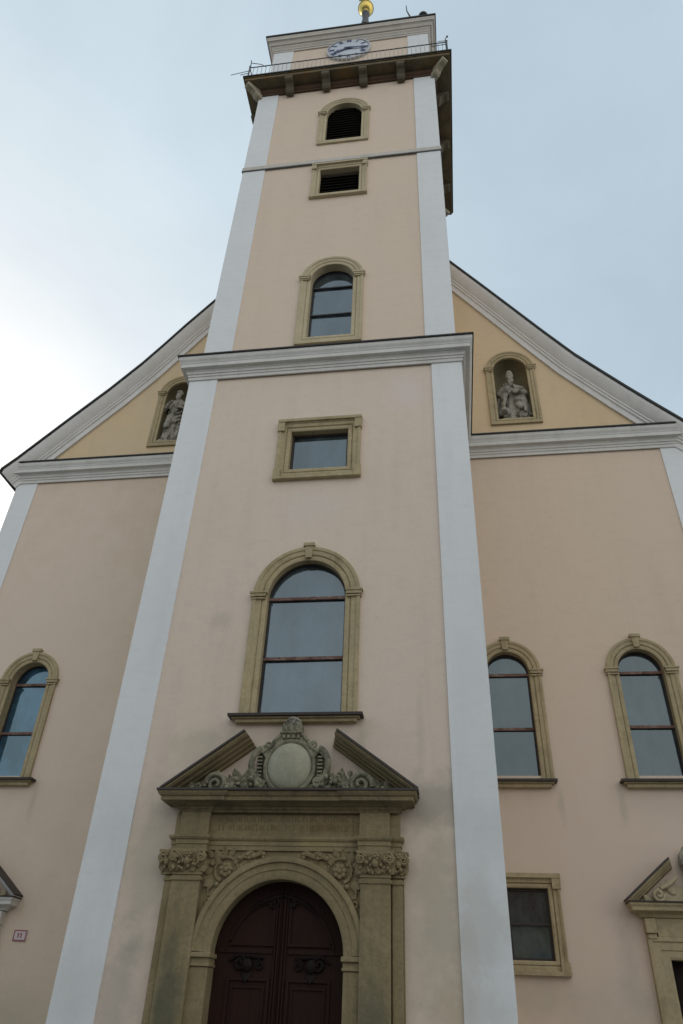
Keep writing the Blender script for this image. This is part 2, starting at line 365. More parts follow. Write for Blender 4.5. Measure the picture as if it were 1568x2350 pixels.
def T(x, y, z, rx=0, ry=0, rz=0, s=1):
    return Matrix.Translation((x, y, z)) @ Matrix.Rotation(rz, 4, 'Z') @ Matrix.Rotation(ry, 4, 'Y') @ Matrix.Rotation(rx, 4, 'X') @ Matrix.Scale(s, 4)

# ------------------------------------------------------------------ key dimensions (metres)
XL, XR = -4.383, 2.601          # lower tower
UL, UR = -4.302, 2.520          # upper tower
SY = 0.295; BY = 3.797          # front planes: upper tower, nave
NL, NR = -11.20, 8.76           # nave
TAX = -0.89                     # tower axis
TBACK = 5.9
LES = 0.745                     # corner strip width

# ------------------------------------------------------------------ ground
g = MB()
g.add([(-400, -400, 0), (400, -400, 0), (400, 400, 0), (-400, 400, 0)], [(0, 1, 2, 3)])
tag(g.build('ground', M['ground']), 'grey stone paving of the square before the church', 'ground', kind='structure')

church = tag(empty('church'), 'pale pink and cream church with white corner strips and a tall square bell tower', 'church')

# ------------------------------------------------------------------ walls
holeW1 = arch(-0.88, 0.92, 6.26, 8.72, 0.94)
holeW2 = rect(-1.68, -0.01, 11.9, 13.3)
holeD = arch(-0.91, 1.12, 0.0, 2.45)
def hol(h): return list(reversed(h))
b = MB()
b.plate([(XL+0.02, -0.5), (XR-0.02, -0.5), (XR-0.02, 15.3), (XL+0.02, 15.3)], 0.04, 0.5, [hol(holeW1), hol(holeW2), hol(arch(-0.91, 1.14, -0.4, 2.45))])
b.build('tower_base_wall', M['pink'], church)
b = MB()                                                          # side walls of the lower tower
b.box(XL+0.03, XL+0.5, 0.51, 4.2, -0.5, 15.3); b.box(XR-0.5, XR-0.03, 0.51, 4.2, -0.5, 15.3)
b.build('tower_base_side_wall', M['pink'], church)
for x0, x1, xo, xi in ((XL, XL+LES, XL, XL+0.03), (XR-LES, XR, XR-0.03, XR)):     # corner strips wrap the corner
    b = MB(); pl = [(x0, 0.0), (x1, 0.0), (x1, 0.06), (xi, 0.06), (xi, LES), (xo, LES)] if xo == XL else [(x0, 0.0), (x1, 0.0), (xi, LES), (xo, LES), (xo, 0.06), (x0, 0.06)]
    b.plate(pl, -0.5, 15.2, mp=lambda a, c, h: (a, c, h)); b.build('corner_strip', M['white'], church)

hA3 = arch(-0.875, 0.72, 16.75, 19.40, 0.72); hA5 = arch(-0.86, 0.72, 27.2, 29.22, 0.74); hR4 = rect(-1.66, -0.06, 23.78, 25.45)
b = MB()
b.plate([(UL+0.02, 15.5), (UR-0.02, 15.5), (UR-0.02, 31.6), (UL+0.02, 31.6)], SY+0.035, SY+0.5, [hol(hA3), hol(hA5), hol(hR4)])
b.build('tower_shaft_wall', M['peach'], church)
b = MB()
b.box(UL+0.03, UL+0.5, SY+0.51, TBACK, 15.5, 31.6); b.box(UR-0.5, UR-0.03, SY+0.51, TBACK, 15.5, 31.6); b.box(UL+0.52, UR-0.52, TBACK-0.4, TBACK-0.01, 15.5, 31.6)
b.build('tower_shaft_side_wall', M['peach'], church)
for k in range(2):
    b = MB()
    for z0, z1 in ((15.6, 31.45),):
        if k == 0: b.plate([(UL, SY), (UL+0.79, SY), (UL+0.79, SY+0.06), (UL+0.03, SY+0.06), (UL+0.03, SY+0.79), (UL, SY+0.79)], z0, z1, mp=lambda a, c, h: (a, c, h))
        else: b.plate([(UR-0.79, SY), (UR, SY), (UR, SY+0.79), (UR-0.03, SY+0.79), (UR-0.03, SY+0.06), (UR-0.79, SY+0.06)], z0, z1, mp=lambda a, c, h: (a, c, h))
    b.build('corner_strip', M['white'], church)
# nave front wall and gable (above the cornice the plaster is ochre)
hN = []
NWX = (3.28, 6.30, -8.79)
for cx in NWX: hN.append(hol(arch(cx, 0.56, 6.2, 8.56, 0.56)))
hN.append(hol(rect(2.70, 3.72, 2.68, 4.12)))
for cx in (6.30, -8.79): hN.append(hol(rect(cx-0.72, cx+0.72, -0.4, 2.95 if cx > 0 else 2.8)))
b = MB(); b.plate([(NL+0.02, -0.5), (NR-0.02, -0.5), (NR-0.02, 15.3), (NL+0.02, 15.3)], BY+0.03, BY+0.5, hN)
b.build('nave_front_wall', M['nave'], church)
roofL = [(-11.68, 15.42), (-11.27, 15.85), (-10.60, 16.64), (-9.85, 17.52), (-8.84, 18.68), (-7.93, 19.83), (-7.33, 20.69), (-6.71, 21.62), (-5.84, 22.84)]
roofR = [(2.68, 23.95), (3.70, 22.46), (4.60, 21.12), (5.43, 19.88), (6.25, 18.70), (6.93, 17.87), (7.51, 17.17), (8.13, 16.45), (8.73, 15.77), (9.2, 15.3)]
APEX = (-1.15, 29.2)
roofline = roofL + [APEX] + roofR
hG = []
NICHE = ((4.30, 16.62, 18.70), (-6.46, 16.62, 18.70))
for cx, z0, zs in NICHE: hG.append(hol(arch(cx, 0.60, z0-0.08, zs, 0.62)))
gl = [(NL+0.05, 15.2), (NR-0.05, 15.2), (NR-0.05, 15.65)] + [(x, z-0.12) for x, z in reversed(roofR) if 2 < x < 8.6] + [(APEX[0], APEX[1]-0.12)] + [(x, z-0.12) for x, z in reversed(roofL) if x > -11] + [(NL+0.05, 15.65)]
b = MB(); b.plate(gl, BY+0.035, BY+0.5, hG); b.build('gable_wall', M['ochre'], church)
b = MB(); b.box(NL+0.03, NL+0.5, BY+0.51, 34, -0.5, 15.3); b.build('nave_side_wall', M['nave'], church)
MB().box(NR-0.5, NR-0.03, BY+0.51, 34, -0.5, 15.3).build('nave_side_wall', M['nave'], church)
for x0, x1, side in ((NL, NL+0.68, -1), (NR-0.68, NR, 1)):
    b = MB(); y = BY
    pl = [(x0, y), (x1, y), (x1, y+0.06), (x0+0.03, y+0.06), (x0+0.03, y+0.7), (x0, y+0.7)] if side < 0 else [(x0, y), (x1, y), (x1, y+0.7), (x1-0.03, y+0.7), (x1-0.03, y+0.06), (x0, y+0.06)]
    b.plate(pl, -0.5, 15.15, mp=lambda a, c, h: (a, c, h)); b.build('corner_strip', M['white'], church)

# main cornice runs round nave and tower at one height
path = [(NL, 33), (NL, BY), (XL, BY), (XL, 0), (XR, 0), (XR, BY), (NR, BY), (NR, 33)]
prof = [(0.0, 15.13), (0.035, 15.13), (0.035, 15.23), (0.055, 15.23), (0.06, 15.295), (0.085, 15.305), (0.095, 15.375), (0.115, 15.390), (0.12, 15.420), (0.225, 15.425), (0.225, 15.545), (0.235, 15.550), (0.235, 15.575), (0.26, 15.615), (0.285, 15.645), (0.297, 15.685), (0.297, 15.755), (0.0, 15.755)]
MB().sweep(path, prof, XY).build('cornice', M['moulding'], church, True)
MB().sweep(path, [(-0.03, 15.905), (0.30, 15.820), (0.33, 15.810), (0.335, 15.760), (0.30, 15.759), (-0.03, 15.759)], XY).build('cornice_flashing', M['flash'], church)

# raking cornices, roof
rprof = [(0.0, -0.03), (0.0, 0.345), (0.06, 0.35), (0.10, 0.335), (0.32, 0.17), (0.335, 0.145), (0.38, 0.14), (0.39, 0.105), (0.45, 0.10), (0.47, 0.05), (0.62, 0.035), (0.62, -0.03)]
MB().sweep(roofL + [APEX], rprof, XZ(BY)).build('raking_cornice', M['rake'], church, True)
MB().sweep([APEX] + roofR, rprof, XZ(BY)).build('raking_cornice', M['rake'], church, True)
for pts in (roofL + [APEX], [APEX] + roofR):
    b = MB(); k = len(pts); vs = []
    for (x, z) in pts: vs += [(x, BY-0.40, z+0.005), (x, BY-0.40, z+0.10), (x, 33.5, z+0.10), (x, 33.5, z+0.005)]
    fs = []
    for i in range(k-1):
        for j in range(4): fs.append((i*4+j, (i+1)*4+j, (i+1)*4+(j+1) % 4, i*4+(j+1) % 4))
    fs += [(0, 1, 2, 3), tuple((k-1)*4+j for j in (3, 2, 1, 0))]
    b.add(vs, fs).build('roof', M['roof'], church)
# eaves gutter on the left side
b = MB(); b.tube([(-11.68, BY-0.36, 15.43), (-11.68, 33, 15.43)], 0.075, 10); b.build('gutter', M['flash'], church)
# slope over the tower base ledge is part of the flashing; ledge sheet
# string course
MB().sweep([(UL, TBACK), (UL, SY), (UR, SY), (UR, TBACK)], [(-0.02, 25.765), (0.03, 25.76), (0.03, 25.95), (0.02, 25.965), (-0.02, 25.965)], XY).build('string_course', M['topmould'], church)
MB().sweep([(UL, TBACK), (UL, SY), (UR, SY), (UR, TBACK)], [(-0.02, 25.70), (0.035, 25.70), (0.04, 25.705), (0.04, 25.735), (0.03, 25.75), (-0.02, 25.75)], XY).build('string_course_flashing', M['midlead'], church)

# ------------------------------------------------------------------ windows
def frame_profile(w_, deep=0.30, proud=0.06):
    return [(0.0, -deep), (0.0, proud*0.35), (0.03, proud*0.55), (w_*0.30, proud*0.55), (w_*0.34, proud*0.2), (w_*0.42, proud*0.75), (w_*0.72, proud*0.8), (w_*0.76, proud*1.1), (w_*0.93, proud*1.3), (w_, proud*1.2), (w_, -0.06)]
def add_pane(win, outline, y, m_, cuts=()):
    """one sheet of old glass between each pair of bars, every sheet set a hair out of true"""
    zs = [min(p[1] for p in outline)] + sorted(cuts) + [max(p[1] for p in outline)]
    for i in range(len(zs)-1):
        a, c = zs[i] + (0.004 if i else 0), zs[i+1] - (0.004 if i < len(zs)-2 else 0)
        pts = []
        for k in range(len(outline)):
            p, q = outline[k], outline[(k+1) % len(outline)]
            if a <= p[1] <= c: pts.append(p)
            for lim in ((a, c) if q[1] > p[1] else (c, a)):
                if (p[1]-lim)*(q[1]-lim) < 0: pts.append((p[0] + (q[0]-p[0])*(lim-p[1])/(q[1]-p[1]), lim))
        tx, tz = GL.uniform(-.012, .012), GL.uniform(-.012, .012); x0, z0 = sum(p[0] for p in pts)/len(pts), (a+c)/2
        b = MB().plate(pts, y, y+0.012); b.v = [(vx, vy + tx*(vx-x0) + tz*(vz-z0), vz) for vx, vy, vz in b.v]
        b.build('pane', m_, win)
GL = random.Random(21)
def add_bar(win, x0, x1, z, y, h=0.06, m_=None): return MB().box(x0, x1, y-0.05, y-0.004, z-h/2, z+h/2).build('glazing_bar', m_ or M['bar'], win)
def imposts(mb, cx, a, w_, z, y, h=0.16):
    for s_ in (-1, 1):
        x0, x1 = sorted((cx + s_*(a + 0.022), cx + s_*(a + w_ + 0.035)))
        mb.box(x0, x1, y-0.105, y+0.01, z-h*0.30, z+h*0.12); mb.box(x0-0.02, x1+0.02, y-0.125, y+0.01, z+h*0.12, z+h*0.36)
        mb.box(x0+0.01, x1-0.01, y-0.09, y+0.01, z-h*0.62, z-h*0.45)
def arched(cx, a, z0, zs, w_, y, m_stone, rise=None, bottom=False, keystone=True, deep=0.30, glassm=None, bars=(), sill=None, louv=False, name='arched_window', thinbar=False, stilt=0.0):
    b = MB(); pth = arch(cx, a, z0, zs, rise); pr = frame_profile(w_, deep)
    if bottom: b.sweep(pth, pr, XZ(y), closed=True)
    else: b.sweep(pth, pr, XZ(y))
    imposts(b, cx, a, w_, zs + 0.02 - stilt, y)
    win = b.build(name, m_stone, church, True)
    top = zs + (rise or a)
    if keystone:
        k = MB(); k.plate([(cx-0.06, top+0.03), (cx+0.06, top+0.03), (cx+0.085, top+w_+0.01), (cx-0.085, top+w_+0.01)], y-0.088, y+0.05)
        k.box(cx-0.12, cx+0.12, y-0.11, y+0.05, top+w_+0.01, top+w_+0.085); k.build('keystone', m_stone, win)
    if louv:
        MB().plate(arch(cx, a+0.06, z0-0.02, zs, (rise or a)+0.06), y+deep+0.18, y+deep+0.2).build('dark_backing', M['void'], win)
        l = MB(); z = z0 + 0.06
        while z < top - 0.05:
            hw = a + 0.06
            l.add([(cx-hw, y+deep-0.02, z), (cx+hw, y+deep-0.02, z), (cx+hw, y+deep+0.14, z+0.13), (cx-hw, y+deep+0.14, z+0.13), (cx-hw, y+deep-0.02, z+0.022), (cx+hw, y+deep-0.02, z+0.022), (cx+hw, y+deep+0.14, z+0.152), (cx-hw, y+deep+0.14, z+0.152)],
                  [(0,1,2,3),(4,7,6,5),(0,4,5,1),(1,5,6,2),(2,6,7,3),(3,7,4,0)]); z += 0.17
        l.build('louvre_slats', M['louvre'], win)
    else:
        add_pane(win, arch(cx, a+0.04, z0-0.03, zs, (rise or a)+0.04), y+deep-0.022, glassm or M['glass'], bars)
        fr = MB(); fr.sweep(arch(cx, a-0.035, z0+0.03, zs, (rise or a)-0.035), [(0, 0), (0, 0.03), (0.05, 0.03), (0.05, 0)], XZ(y+deep-0.035), closed=True)
        fr.build('window_frame', M['capstone'], win)
        for zb in bars: add_bar(win, cx-a, cx+a, zb, y+deep-0.035, 0.04 if thinbar else 0.062, M['iron'] if thinbar else None)
    if sill:
        x0, x1, zt, zb = sill
        s_ = MB(); s_.box(x0+0.12, x1-0.12, y-0.13, y+0.2, zb, zt-0.05, 0.012); s_.box(x0+0.06, x1-0.06, y-0.18, y+0.2, zt-0.055, zt-0.03)
        so_ = s_.build('sill', m_stone, win)
        MB().box(x0, x1, y-0.24, y+deep-0.04, zt-0.028, zt+0.02).build('sill_flashing', M['capstone'], win)
    return win
Y0, Y1, Y3 = 0.04, SY+0.035, BY+0.03
tag(arched(-0.88, 0.80, 6.18, 8.70, 0.30, Y0, M['trim'], 0.83, deep=0.20, bars=(8.70, 7.39), sill=(-2.13, 0.34, 6.17, 6.055)), 'large arched window above the main portal')
arched(-0.875, 0.62, 16.86, 19.38, 0.30, Y1, M['paletrim'], 0.64, bottom=True, keystone=False, deep=0.30, bars=(19.24, 18.04), thinbar=True)
arched(-0.86, 0.65, 27.28, 29.16, 0.275, Y1, M['paletrim'], 0.72, bottom=True, keystone=False, deep=0.16, louv=True, name='belfry_opening')
def rectwin(x0, x1, z0, z1, w_, y, m_stone, glassm, deep, name='square_window', louv=False, cap=True, bars=()):
    b = MB().sweep(rect(x0, x1, z0, z1), frame_profile(w_, deep, 0.07), XZ(y), closed=True)
    if cap:
        b.box(x0-w_-0.03, x1+w_+0.03, y-0.13, y+0.05, z1+w_-0.05, z1+w_+0.03); b.box(x0-w_-0.03, x1+w_+0.03, y-0.12, y+0.05, z0-w_-0.02, z0-w_+0.045)
        for xa, xb in ((x0-w_-0.025, x0-w_+0.14), (x1+w_-0.14, x1+w_+0.025)): b.box(xa, xb, y-0.115, y+0.05, z1-0.02, z1+w_-0.052); b.box(xa, xb, y-0.11, y+0.05, z0-w_+0.046, z0-0.02)
    win = b.build(name, m_stone, church)
    if louv:
        MB().box(x0-0.03, x1+0.03, y+deep+0.2, y+deep+0.22, z0-0.03, z1+0.03).build('dark_backing', M['void'], win)
        l = MB(); z = z0 + 0.04
        while z < z1 - 0.05:
            vs = [(x0, y+deep-0.02, z), (x1, y+deep-0.02, z), (x1, y+deep+0.14, z+0.13), (x0, y+deep+0.14, z+0.13)]
            l.add(vs + [(a, c, d+0.022) for a, c, d in vs], [(0,1,2,3),(4,7,6,5),(0,4,5,1),(1,5,6,2),(2,6,7,3),(3,7,4,0)]); z += 0.17
        l.build('louvre_slats', M['louvre'], win)
    else:
        MB().box(x0-0.02, x1+0.02, y+deep-0.03, y+deep-0.01, z0-0.02, z1+0.02).build('pane', glassm, win)
        MB().sweep(rect(x0+0.05, x1-0.05, z0+0.05, z1-0.05), [(0, 0), (0, 0.035), (0.06, 0.035), (0.06, 0)], XZ(y+deep-0.035), closed=True).build('window_frame', M['capstone'], win)
        for zb in bars: add_bar(win, x0, x1, zb, y+deep-0.035, 0.06, M['capstone'])
    return win
rectwin(-1.53, -0.165, 12.0, 13.16, 0.30, Y0, M['trim'], M['glass'], 0.20)
rectwin(-1.55, -0.21, 23.88, 25.32, 0.255, Y1, M['paletrim'], None, 0.17, louv=True, name='belfry_opening', cap=True)
arched(3.28, 0.50, 6.08, 8.60, 0.265, Y3, M['trim'], stilt=0.06, deep=0.22, bars=(8.57, 7.27), sill=(2.62, 4.08, 6.06, 5.93), glassm=M['darkglass'])
arched(6.30, 0.50, 6.08, 8.60, 0.265, Y3, M['trim'], stilt=0.06, deep=0.22, bars=(8.57, 7.30), sill=(5.38, 7.22, 6.06, 5.93), glassm=M['darkglass'])
arched(-8.79, 0.50, 6.12, 8.60, 0.265, Y3, M['trim'], stilt=0.06, bars=(8.57, 7.30), sill=(-9.72, -7.86, 6.09, 5.96), glassm=M['blueglass'])
# low window beside the tower: its left edge runs into the tower wall
rectwin(2.83, 3.64, 2.78, 4.02, 0.22, Y3, M['trim'], M['liftedglass'], 0.16, bars=(3.40,))

# ------------------------------------------------------------------ niches and their statues
for cx, z0, zs in NICHE:
    b = MB().sweep(arch(cx, 0.51, z0, zs, 0.53), frame_profile(0.24, 0.05), XZ(BY+0.035), closed=True)
    imposts(b, cx, 0.51, 0.24, zs+0.02, BY+0.035)
    nch = b.build('niche', M['trim'], church, True)
    s_ = MB(); n = 16; k = 10; vs = []; fs = []
    rows = [(z0-0.02, 1.0), (zs-1.0, 1.0), (zs, 1.0)] + [(zs + 0.56*math.sin(PI/2*i/8), math.cos(PI/2*i/8)) for i in range(1, 9)]
    for z, f in rows:
        for i in range(n+1):
            a = PI*i/n; vs.append((cx + 0.54*f*math.cos(a), BY+0.06 + 0.62*f*math.sin(a), z))
    for r_ in range(len(rows)-1):
        for i in range(n): fs.append((r_*(n+1)+i, r_*(n+1)+i+1, (r_+1)*(n+1)+i+1, (r_+1)*(n+1)+i))
    s_.add(vs, fs).build('niche_back', M['niche'], nch, 'all')
    MB().plate([(cx + 0.54*math.cos(PI*i/n), BY+0.06 + 0.62*math.sin(PI*i/n)) for i in range(n+1)], z0-0.06, z0, mp=lambda a, c, h: (a, c, h)).build('niche_floor', M['niche'], nch)

def surfnet(fn, lo, hi, h):
    ax = [np.arange(lo[i], hi[i]+h, h) for i in range(3)]
    X, Y, Z = np.meshgrid(*ax, indexing='ij'); F = fn(X, Y, Z)
    s = F < 0; nx, ny, nz_ = F.shape
    acc = np.zeros((nx-1, ny-1, nz_-1, 3)); cnt = np.zeros((nx-1, ny-1, nz_-1))
    P = np.stack([X, Y, Z], -1)
    def sl(o): return tuple(slice(o[i], o[i] + (nx, ny, nz_)[i] - 1) for i in range(3))
    for axis in range(3):
        for o in ((0, 0), (0, 1), (1, 0), (1, 1)):
            a = list(o); a.insert(axis, 0); c = list(o); c.insert(axis, 1)
            fa, fb = F[sl(a)], F[sl(c)]; cross = (fa < 0) != (fb < 0)
            t = np.where(cross, fa/(fa-fb+1e-12), 0)[..., None]
            acc += np.where(cross[..., None], P[sl(a)]*(1-t) + P[sl(c)]*t, 0); cnt += cross
    idx = -np.ones(cnt.shape, int); mask = cnt > 0; idx[mask] = np.arange(mask.sum())
    V = acc[mask]/cnt[mask][:, None]; fs = []
    for axis in range(3):
        o1, o2 = [i for i in range(3) if i != axis]
        a = [slice(1, -1)]*3; a[axis] = slice(0, -1); c = [slice(1, -1)]*3; c[axis] = slice(1, None)
        cr_ = s[tuple(a)] != s[tuple(c)]
        ii = np.argwhere(cr_); off = np.array([1, 1, 1]); off[axis] = 0; ii = ii + off
        for d in ((0, 0), (-1, 0), (-1, -1), (0, -1)):
            j = ii.copy(); j[:, o1] += d[0]; j[:, o2] += d[1]
            fs.append(idx[tuple(j.T)])
    Fc = np.concatenate([np.stack(fs[i*4:i*4+4], 1) for i in range(3)])
    return V, Fc[(Fc >= 0).all(1)]
def smin(a, b, k):
    h = np.clip(0.5 + 0.5*(b-a)/k, 0, 1); return b*(1-h) + a*h - k*h*(1-h)
def s_ell(X, Y, Z, c, r):
    q = np.sqrt(((X-c[0])/r[0])**2 + ((Y-c[1])/r[1])**2 + ((Z-c[2])/r[2])**2); return (q-1)*min(r)
def s_cap(X, Y, Z, a, b, ra, rb):
    a = np.array(a); b = np.array(b); d = b-a
    t = np.clip(((X-a[0])*d[0] + (Y-a[1])*d[1] + (Z-a[2])*d[2])/(d@d), 0, 1)
    return np.sqrt((X-a[0]-t*d[0])**2 + (Y-a[1]-t*d[1])**2 + (Z-a[2]-t*d[2])**2) - (ra + (rb-ra)*t)
def robe(X, Y, Z, prof, depth, amp, nf, seed):
    """draped gown: half width by height, elliptical plan, deep vertical folds that widen downwards"""
    zz = [p[0] for p in prof]; hw = np.interp(Z, zz, [p[1] for p in prof]); cx = np.interp(Z, zz, [p[2] for p in prof])
    th = np.arctan2((Y)/depth, X-cx); rr = np.sqrt((X-cx)**2 + (Y/depth)**2)
    fold = amp*np.clip((zz[-1]-Z)/(zz[-1]-zz[0]), 0, 1)**0.6*(np.sin(nf*th + seed + 1.3*np.sin(Z*3+seed)) + 0.5*np.sin((nf*1.9)*th + 2*seed - Z*2))
    d = (rr - hw - fold)*0.62
    return np.maximum(d, np.maximum(zz[0]-Z, Z-zz[-1]))
def head(X, Y, Z, c, s, beard):
    x, y, z = c
    d = s_ell(X, Y, Z, (x, y, z), (0.085*s, 0.10*s, 0.125*s))
    d = smin(d, s_ell(X, Y, Z, (x, y-0.075*s, z-0.08*s), (0.05*s, 0.045*s, 0.05*s)), 0.03)       # jaw
    d = smin(d, s_cap(X, Y, Z, (x, y-0.095*s, z+0.02*s), (x, y-0.125*s, z-0.025*s), 0.012*s, 0.02*s), 0.012)   # nose
    d = smin(d, s_cap(X, Y, Z, (x-0.05*s, y-0.088*s, z+0.03*s), (x+0.05*s, y-0.088*s, z+0.03*s), 0.014*s, 0.014*s), 0.015)   # brow
    for sx in (-1, 1):
        d = np.maximum(d, -s_ell(X, Y, Z, (x+sx*0.034*s, y-0.10*s, z+0.004*s), (0.02*s, 0.02*s, 0.014*s)))     # eye sockets
        d = smin(d, s_ell(X, Y, Z, (x+sx*0.086*s, y+0.01, z-0.005*s), (0.014*s, 0.03*s, 0.035*s)), 0.01)       # ears
    d = np.maximum(d, -s_cap(X, Y, Z, (x-0.025*s, y-0.12*s, z-0.062*s), (x+0.025*s, y-0.12*s, z-0.062*s), 0.007*s, 0.007*s))  # mouth
    if beard:
        b_ = s_ell(X, Y, Z, (x, y-0.075*s, z-0.15*s), (0.07*s, 0.055*s, 0.11*s)) + 0.008*np.sin(70*X)*np.sin(25*Z)
        d = smin(d, b_, 0.02)
    return smin(d, s_cap(X, Y, Z, (x, y+0.01, z-0.10*s), (x, y+0.03, z-0.26*s), 0.058*s, 0.075*s), 0.03)
def fingers(mb, wrist, d, side, s=1.0):
    """five curled fingers springing from a palm"""
    wrist = Vector(wrist); d = Vector(d).normalized(); sdv = Vector(side).normalized(); up = d.cross(sdv)
    for i, ln in enumerate((0.075, 0.085, 0.08, 0.062)):
        p0 = wrist + d*0.06*s + sdv*(i-1.5)*0.021*s
        p1 = p0 + d*ln*0.5*s; p2 = p1 + (d*0.35 + up*0.35)*ln*s; mb.tube([p0, p1, p2], [0.012*s, 0.011*s, 0.008*s], 6)
    p0 = wrist + d*0.015*s - sdv*0.036*s; p1 = p0 + (d*0.7 - sdv*0.7)*0.04*s; mb.tube([p0, p1, p1 + d*0.035*s + up*0.015], [0.014*s, 0.012*s, 0.009*s], 6)
def statue(kind):
    if kind == 'bishop':
        def fn(X, Y, Z):
            d = robe(X, Y, Z, [(0.10, 0.30, 0.03), (0.45, 0.25, 0.05), (0.85, 0.21, 0.03), (1.12, 0.19, 0.0), (1.36, 0.17, 0.0), (1.44, 0.08, 0.0)], 0.72, 0.045, 9, 0.7)
            d = smin(d, s_cap(X, Y, Z, (0.10, -0.12, 0.80), (0.13, -0.26, 0.42), 0.10, 0.08), 0.06)          # forward knee under the gown
            cope = np.abs(robe(X, Y-0.03, Z, [(0.30, 0.36, 0.0), (0.7, 0.33, 0.0), (1.05, 0.30, 0.0), (1.30, 0.25, 0.0), (1.43, 0.10, 0.0)], 0.75, 0.038, 8, 2.1)) - 0.026
            cope = np.maximum(cope, -(np.abs(X-0.01) - 0.02 - 0.24*np.clip((1.35-Z), 0, 0.8)) * 0.6 * (Y < 0) - 5*(Y >= 0))
            d = smin(d, cope, 0.025)
            d = smin(d, s_cap(X, Y, Z, (-0.24, -0.02, 1.28), (-0.31, -0.14, 1.02), 0.085, 0.07), 0.04)
            d = smin(d, s_cap(X, Y, Z, (-0.31, -0.14, 1.02), (-0.19, -0.30, 1.12), 0.075, 0.05), 0.03)
            d = smin(d, s_cap(X, Y, Z, (0.24, -0.02, 1.28), (0.30, -0.15, 1.00), 0.085, 0.07), 0.04)
            d = smin(d, s_cap(X, Y, Z, (0.30, -0.15, 1.00), (0.10, -0.30, 0.98), 0.075, 0.05), 0.03)
            for w_, e_ in (((-0.19, -0.30, 1.12), (-0.15, -0.33, 1.17)), ((0.10, -0.30, 0.98), (0.04, -0.32, 0.99))): d = smin(d, s_cap(X, Y, Z, w_, e_, 0.038, 0.034), 0.02)
            d = smin(d, s_ell(X, Y, Z, (0.02, -0.36, 0.92), (0.12, 0.05, 0.09)), 0.015)                       # book
            d = smin(d, head(X, Y, Z, (0.0, -0.06, 1.60), 1.0, True), 0.03)
            mit = np.maximum(s_ell(X, Y, Z, (0.0, -0.05, 1.69), (0.10, 0.10, 0.30)), 1.67-Z); mit = np.maximum(mit, -s_cap(X, Y, Z, (-0.2, -0.05, 2.03), (0.2, -0.05, 2.03), 0.045, 0.045))
            d = smin(d, mit, 0.012)
            d = smin(d, s_ell(X, Y, Z, (-0.22, -0.22, 0.25), (0.14, 0.11, 0.16)) + 0.012*np.sin(30*X)*np.sin(28*Z), 0.04)
            return d
        fh = (((-0.18, -0.31, 1.13), (0.5, -0.5, 0.7), (0.7, 0.6, 0)), ((0.07, -0.32, 0.985), (-1, -0.2, 0.1), (0, 0, 1)))
    else:
        def fn(X, Y, Z):
            d = robe(X, Y, Z, [(0.10, 0.27, 0.0), (0.5, 0.235, 0.02), (0.95, 0.20, 0.02), (1.25, 0.19, 0.0), (1.55, 0.19, 0.0), (1.64, 0.08, 0.0)], 0.75, 0.042, 9, 1.9)
            d = smin(d, s_cap(X, Y, Z, (-0.09, -0.10, 0.95), (-0.10, -0.24, 0.52), 0.095, 0.075), 0.06)
            for k in range(5):                                                                                # diagonal mantle folds
                z = 0.62 + 0.14*k; d = smin(d, s_cap(X, Y, Z, (-0.24+0.02*k, -0.10, z-0.05), (0.20, -0.17, z+0.16), 0.032, 0.04), 0.02)
            d = smin(d, s_cap(X, Y, Z, (0.26, 0.0, 1.48), (0.28, 0.06, 0.35), 0.09, 0.12) + 0.015*np.sin(26*X + 5*Z), 0.05)
            d = smin(d, s_cap(X, Y, Z, (-0.25, -0.02, 1.48), (-0.34, -0.10, 1.18), 0.08, 0.068), 0.04)
            d = smin(d, s_cap(X, Y, Z, (-0.34, -0.10, 1.18), (-0.16, -0.27, 1.30), 0.07, 0.045), 0.03)
            d = smin(d, s_cap(X, Y, Z, (0.25, -0.02, 1.46), (0.33, -0.14, 1.20), 0.08, 0.068), 0.04)
            d = smin(d, s_cap(X, Y, Z, (0.33, -0.14, 1.20), (0.14, -0.28, 1.14), 0.07, 0.045), 0.03)
            for w_, e_ in (((-0.16, -0.27, 1.30), (-0.11, -0.29, 1.34)), ((0.14, -0.28, 1.14), (0.08, -0.30, 1.14))): d = smin(d, s_cap(X, Y, Z, w_, e_, 0.036, 0.032), 0.02)
            d = smin(d, head(X, Y, Z, (0.02, -0.08, 1.82), 1.05, True), 0.03)
            hair = s_ell(X, Y, Z, (0.02, -0.03, 1.86), (0.115, 0.115, 0.12)) + 0.009*np.sin(60*X)*np.sin(55*Z+20*Y)
            d = smin(d, np.maximum(hair, Y+0.10-0.4*np.maximum(Z-1.85, 0)*-1), 0.015)
            return d
        fh = (((-0.15, -0.28, 1.31), (0.8, -0.3, 0.5), (0.2, 0.8, 0.4)), ((0.11, -0.29, 1.14), (-1, -0.2, 0.0), (0, 0, 1)))
    V, Fq = surfnet(fn, (-0.52, -0.46, 0.02), (0.52, 0.36, 2.12), 0.017)
    b = MB(); b.add(V.tolist(), Fq.tolist())
    for wr, dr, sd_ in fh: fingers(b, wr, dr, sd_)
    return b
for (cx, z0, zs), kind, lab, sc in zip(NICHE, ('bishop', 'apostle'), (
        'weathered stone statue of a robed figure in tall cap, in gable niche right of tower',
        'weathered grey stone statue of bearded robed figure in the gable niche half hidden by tower'), (1.13, 1.22)):
    st = tag(empty('statue', (cx - (0.15 if kind != 'bishop' else 0.0), BY+0.28, z0)), lab, 'statue')
    f = statue(kind).build('figure', M['statue'], st, 'all'); f.scale = ((1.10 if kind == 'bishop' else 1.02)*sc, 0.85*sc, sc)
    p = MB(); p.box(-0.38, 0.38, -0.24, 0.22, 0.0, 0.05, 0.01); p.box(-0.33, 0.33, -0.20, 0.2, 0.051, 0.115*sc, 0.01); p.build('plinth', M['statue'], st)

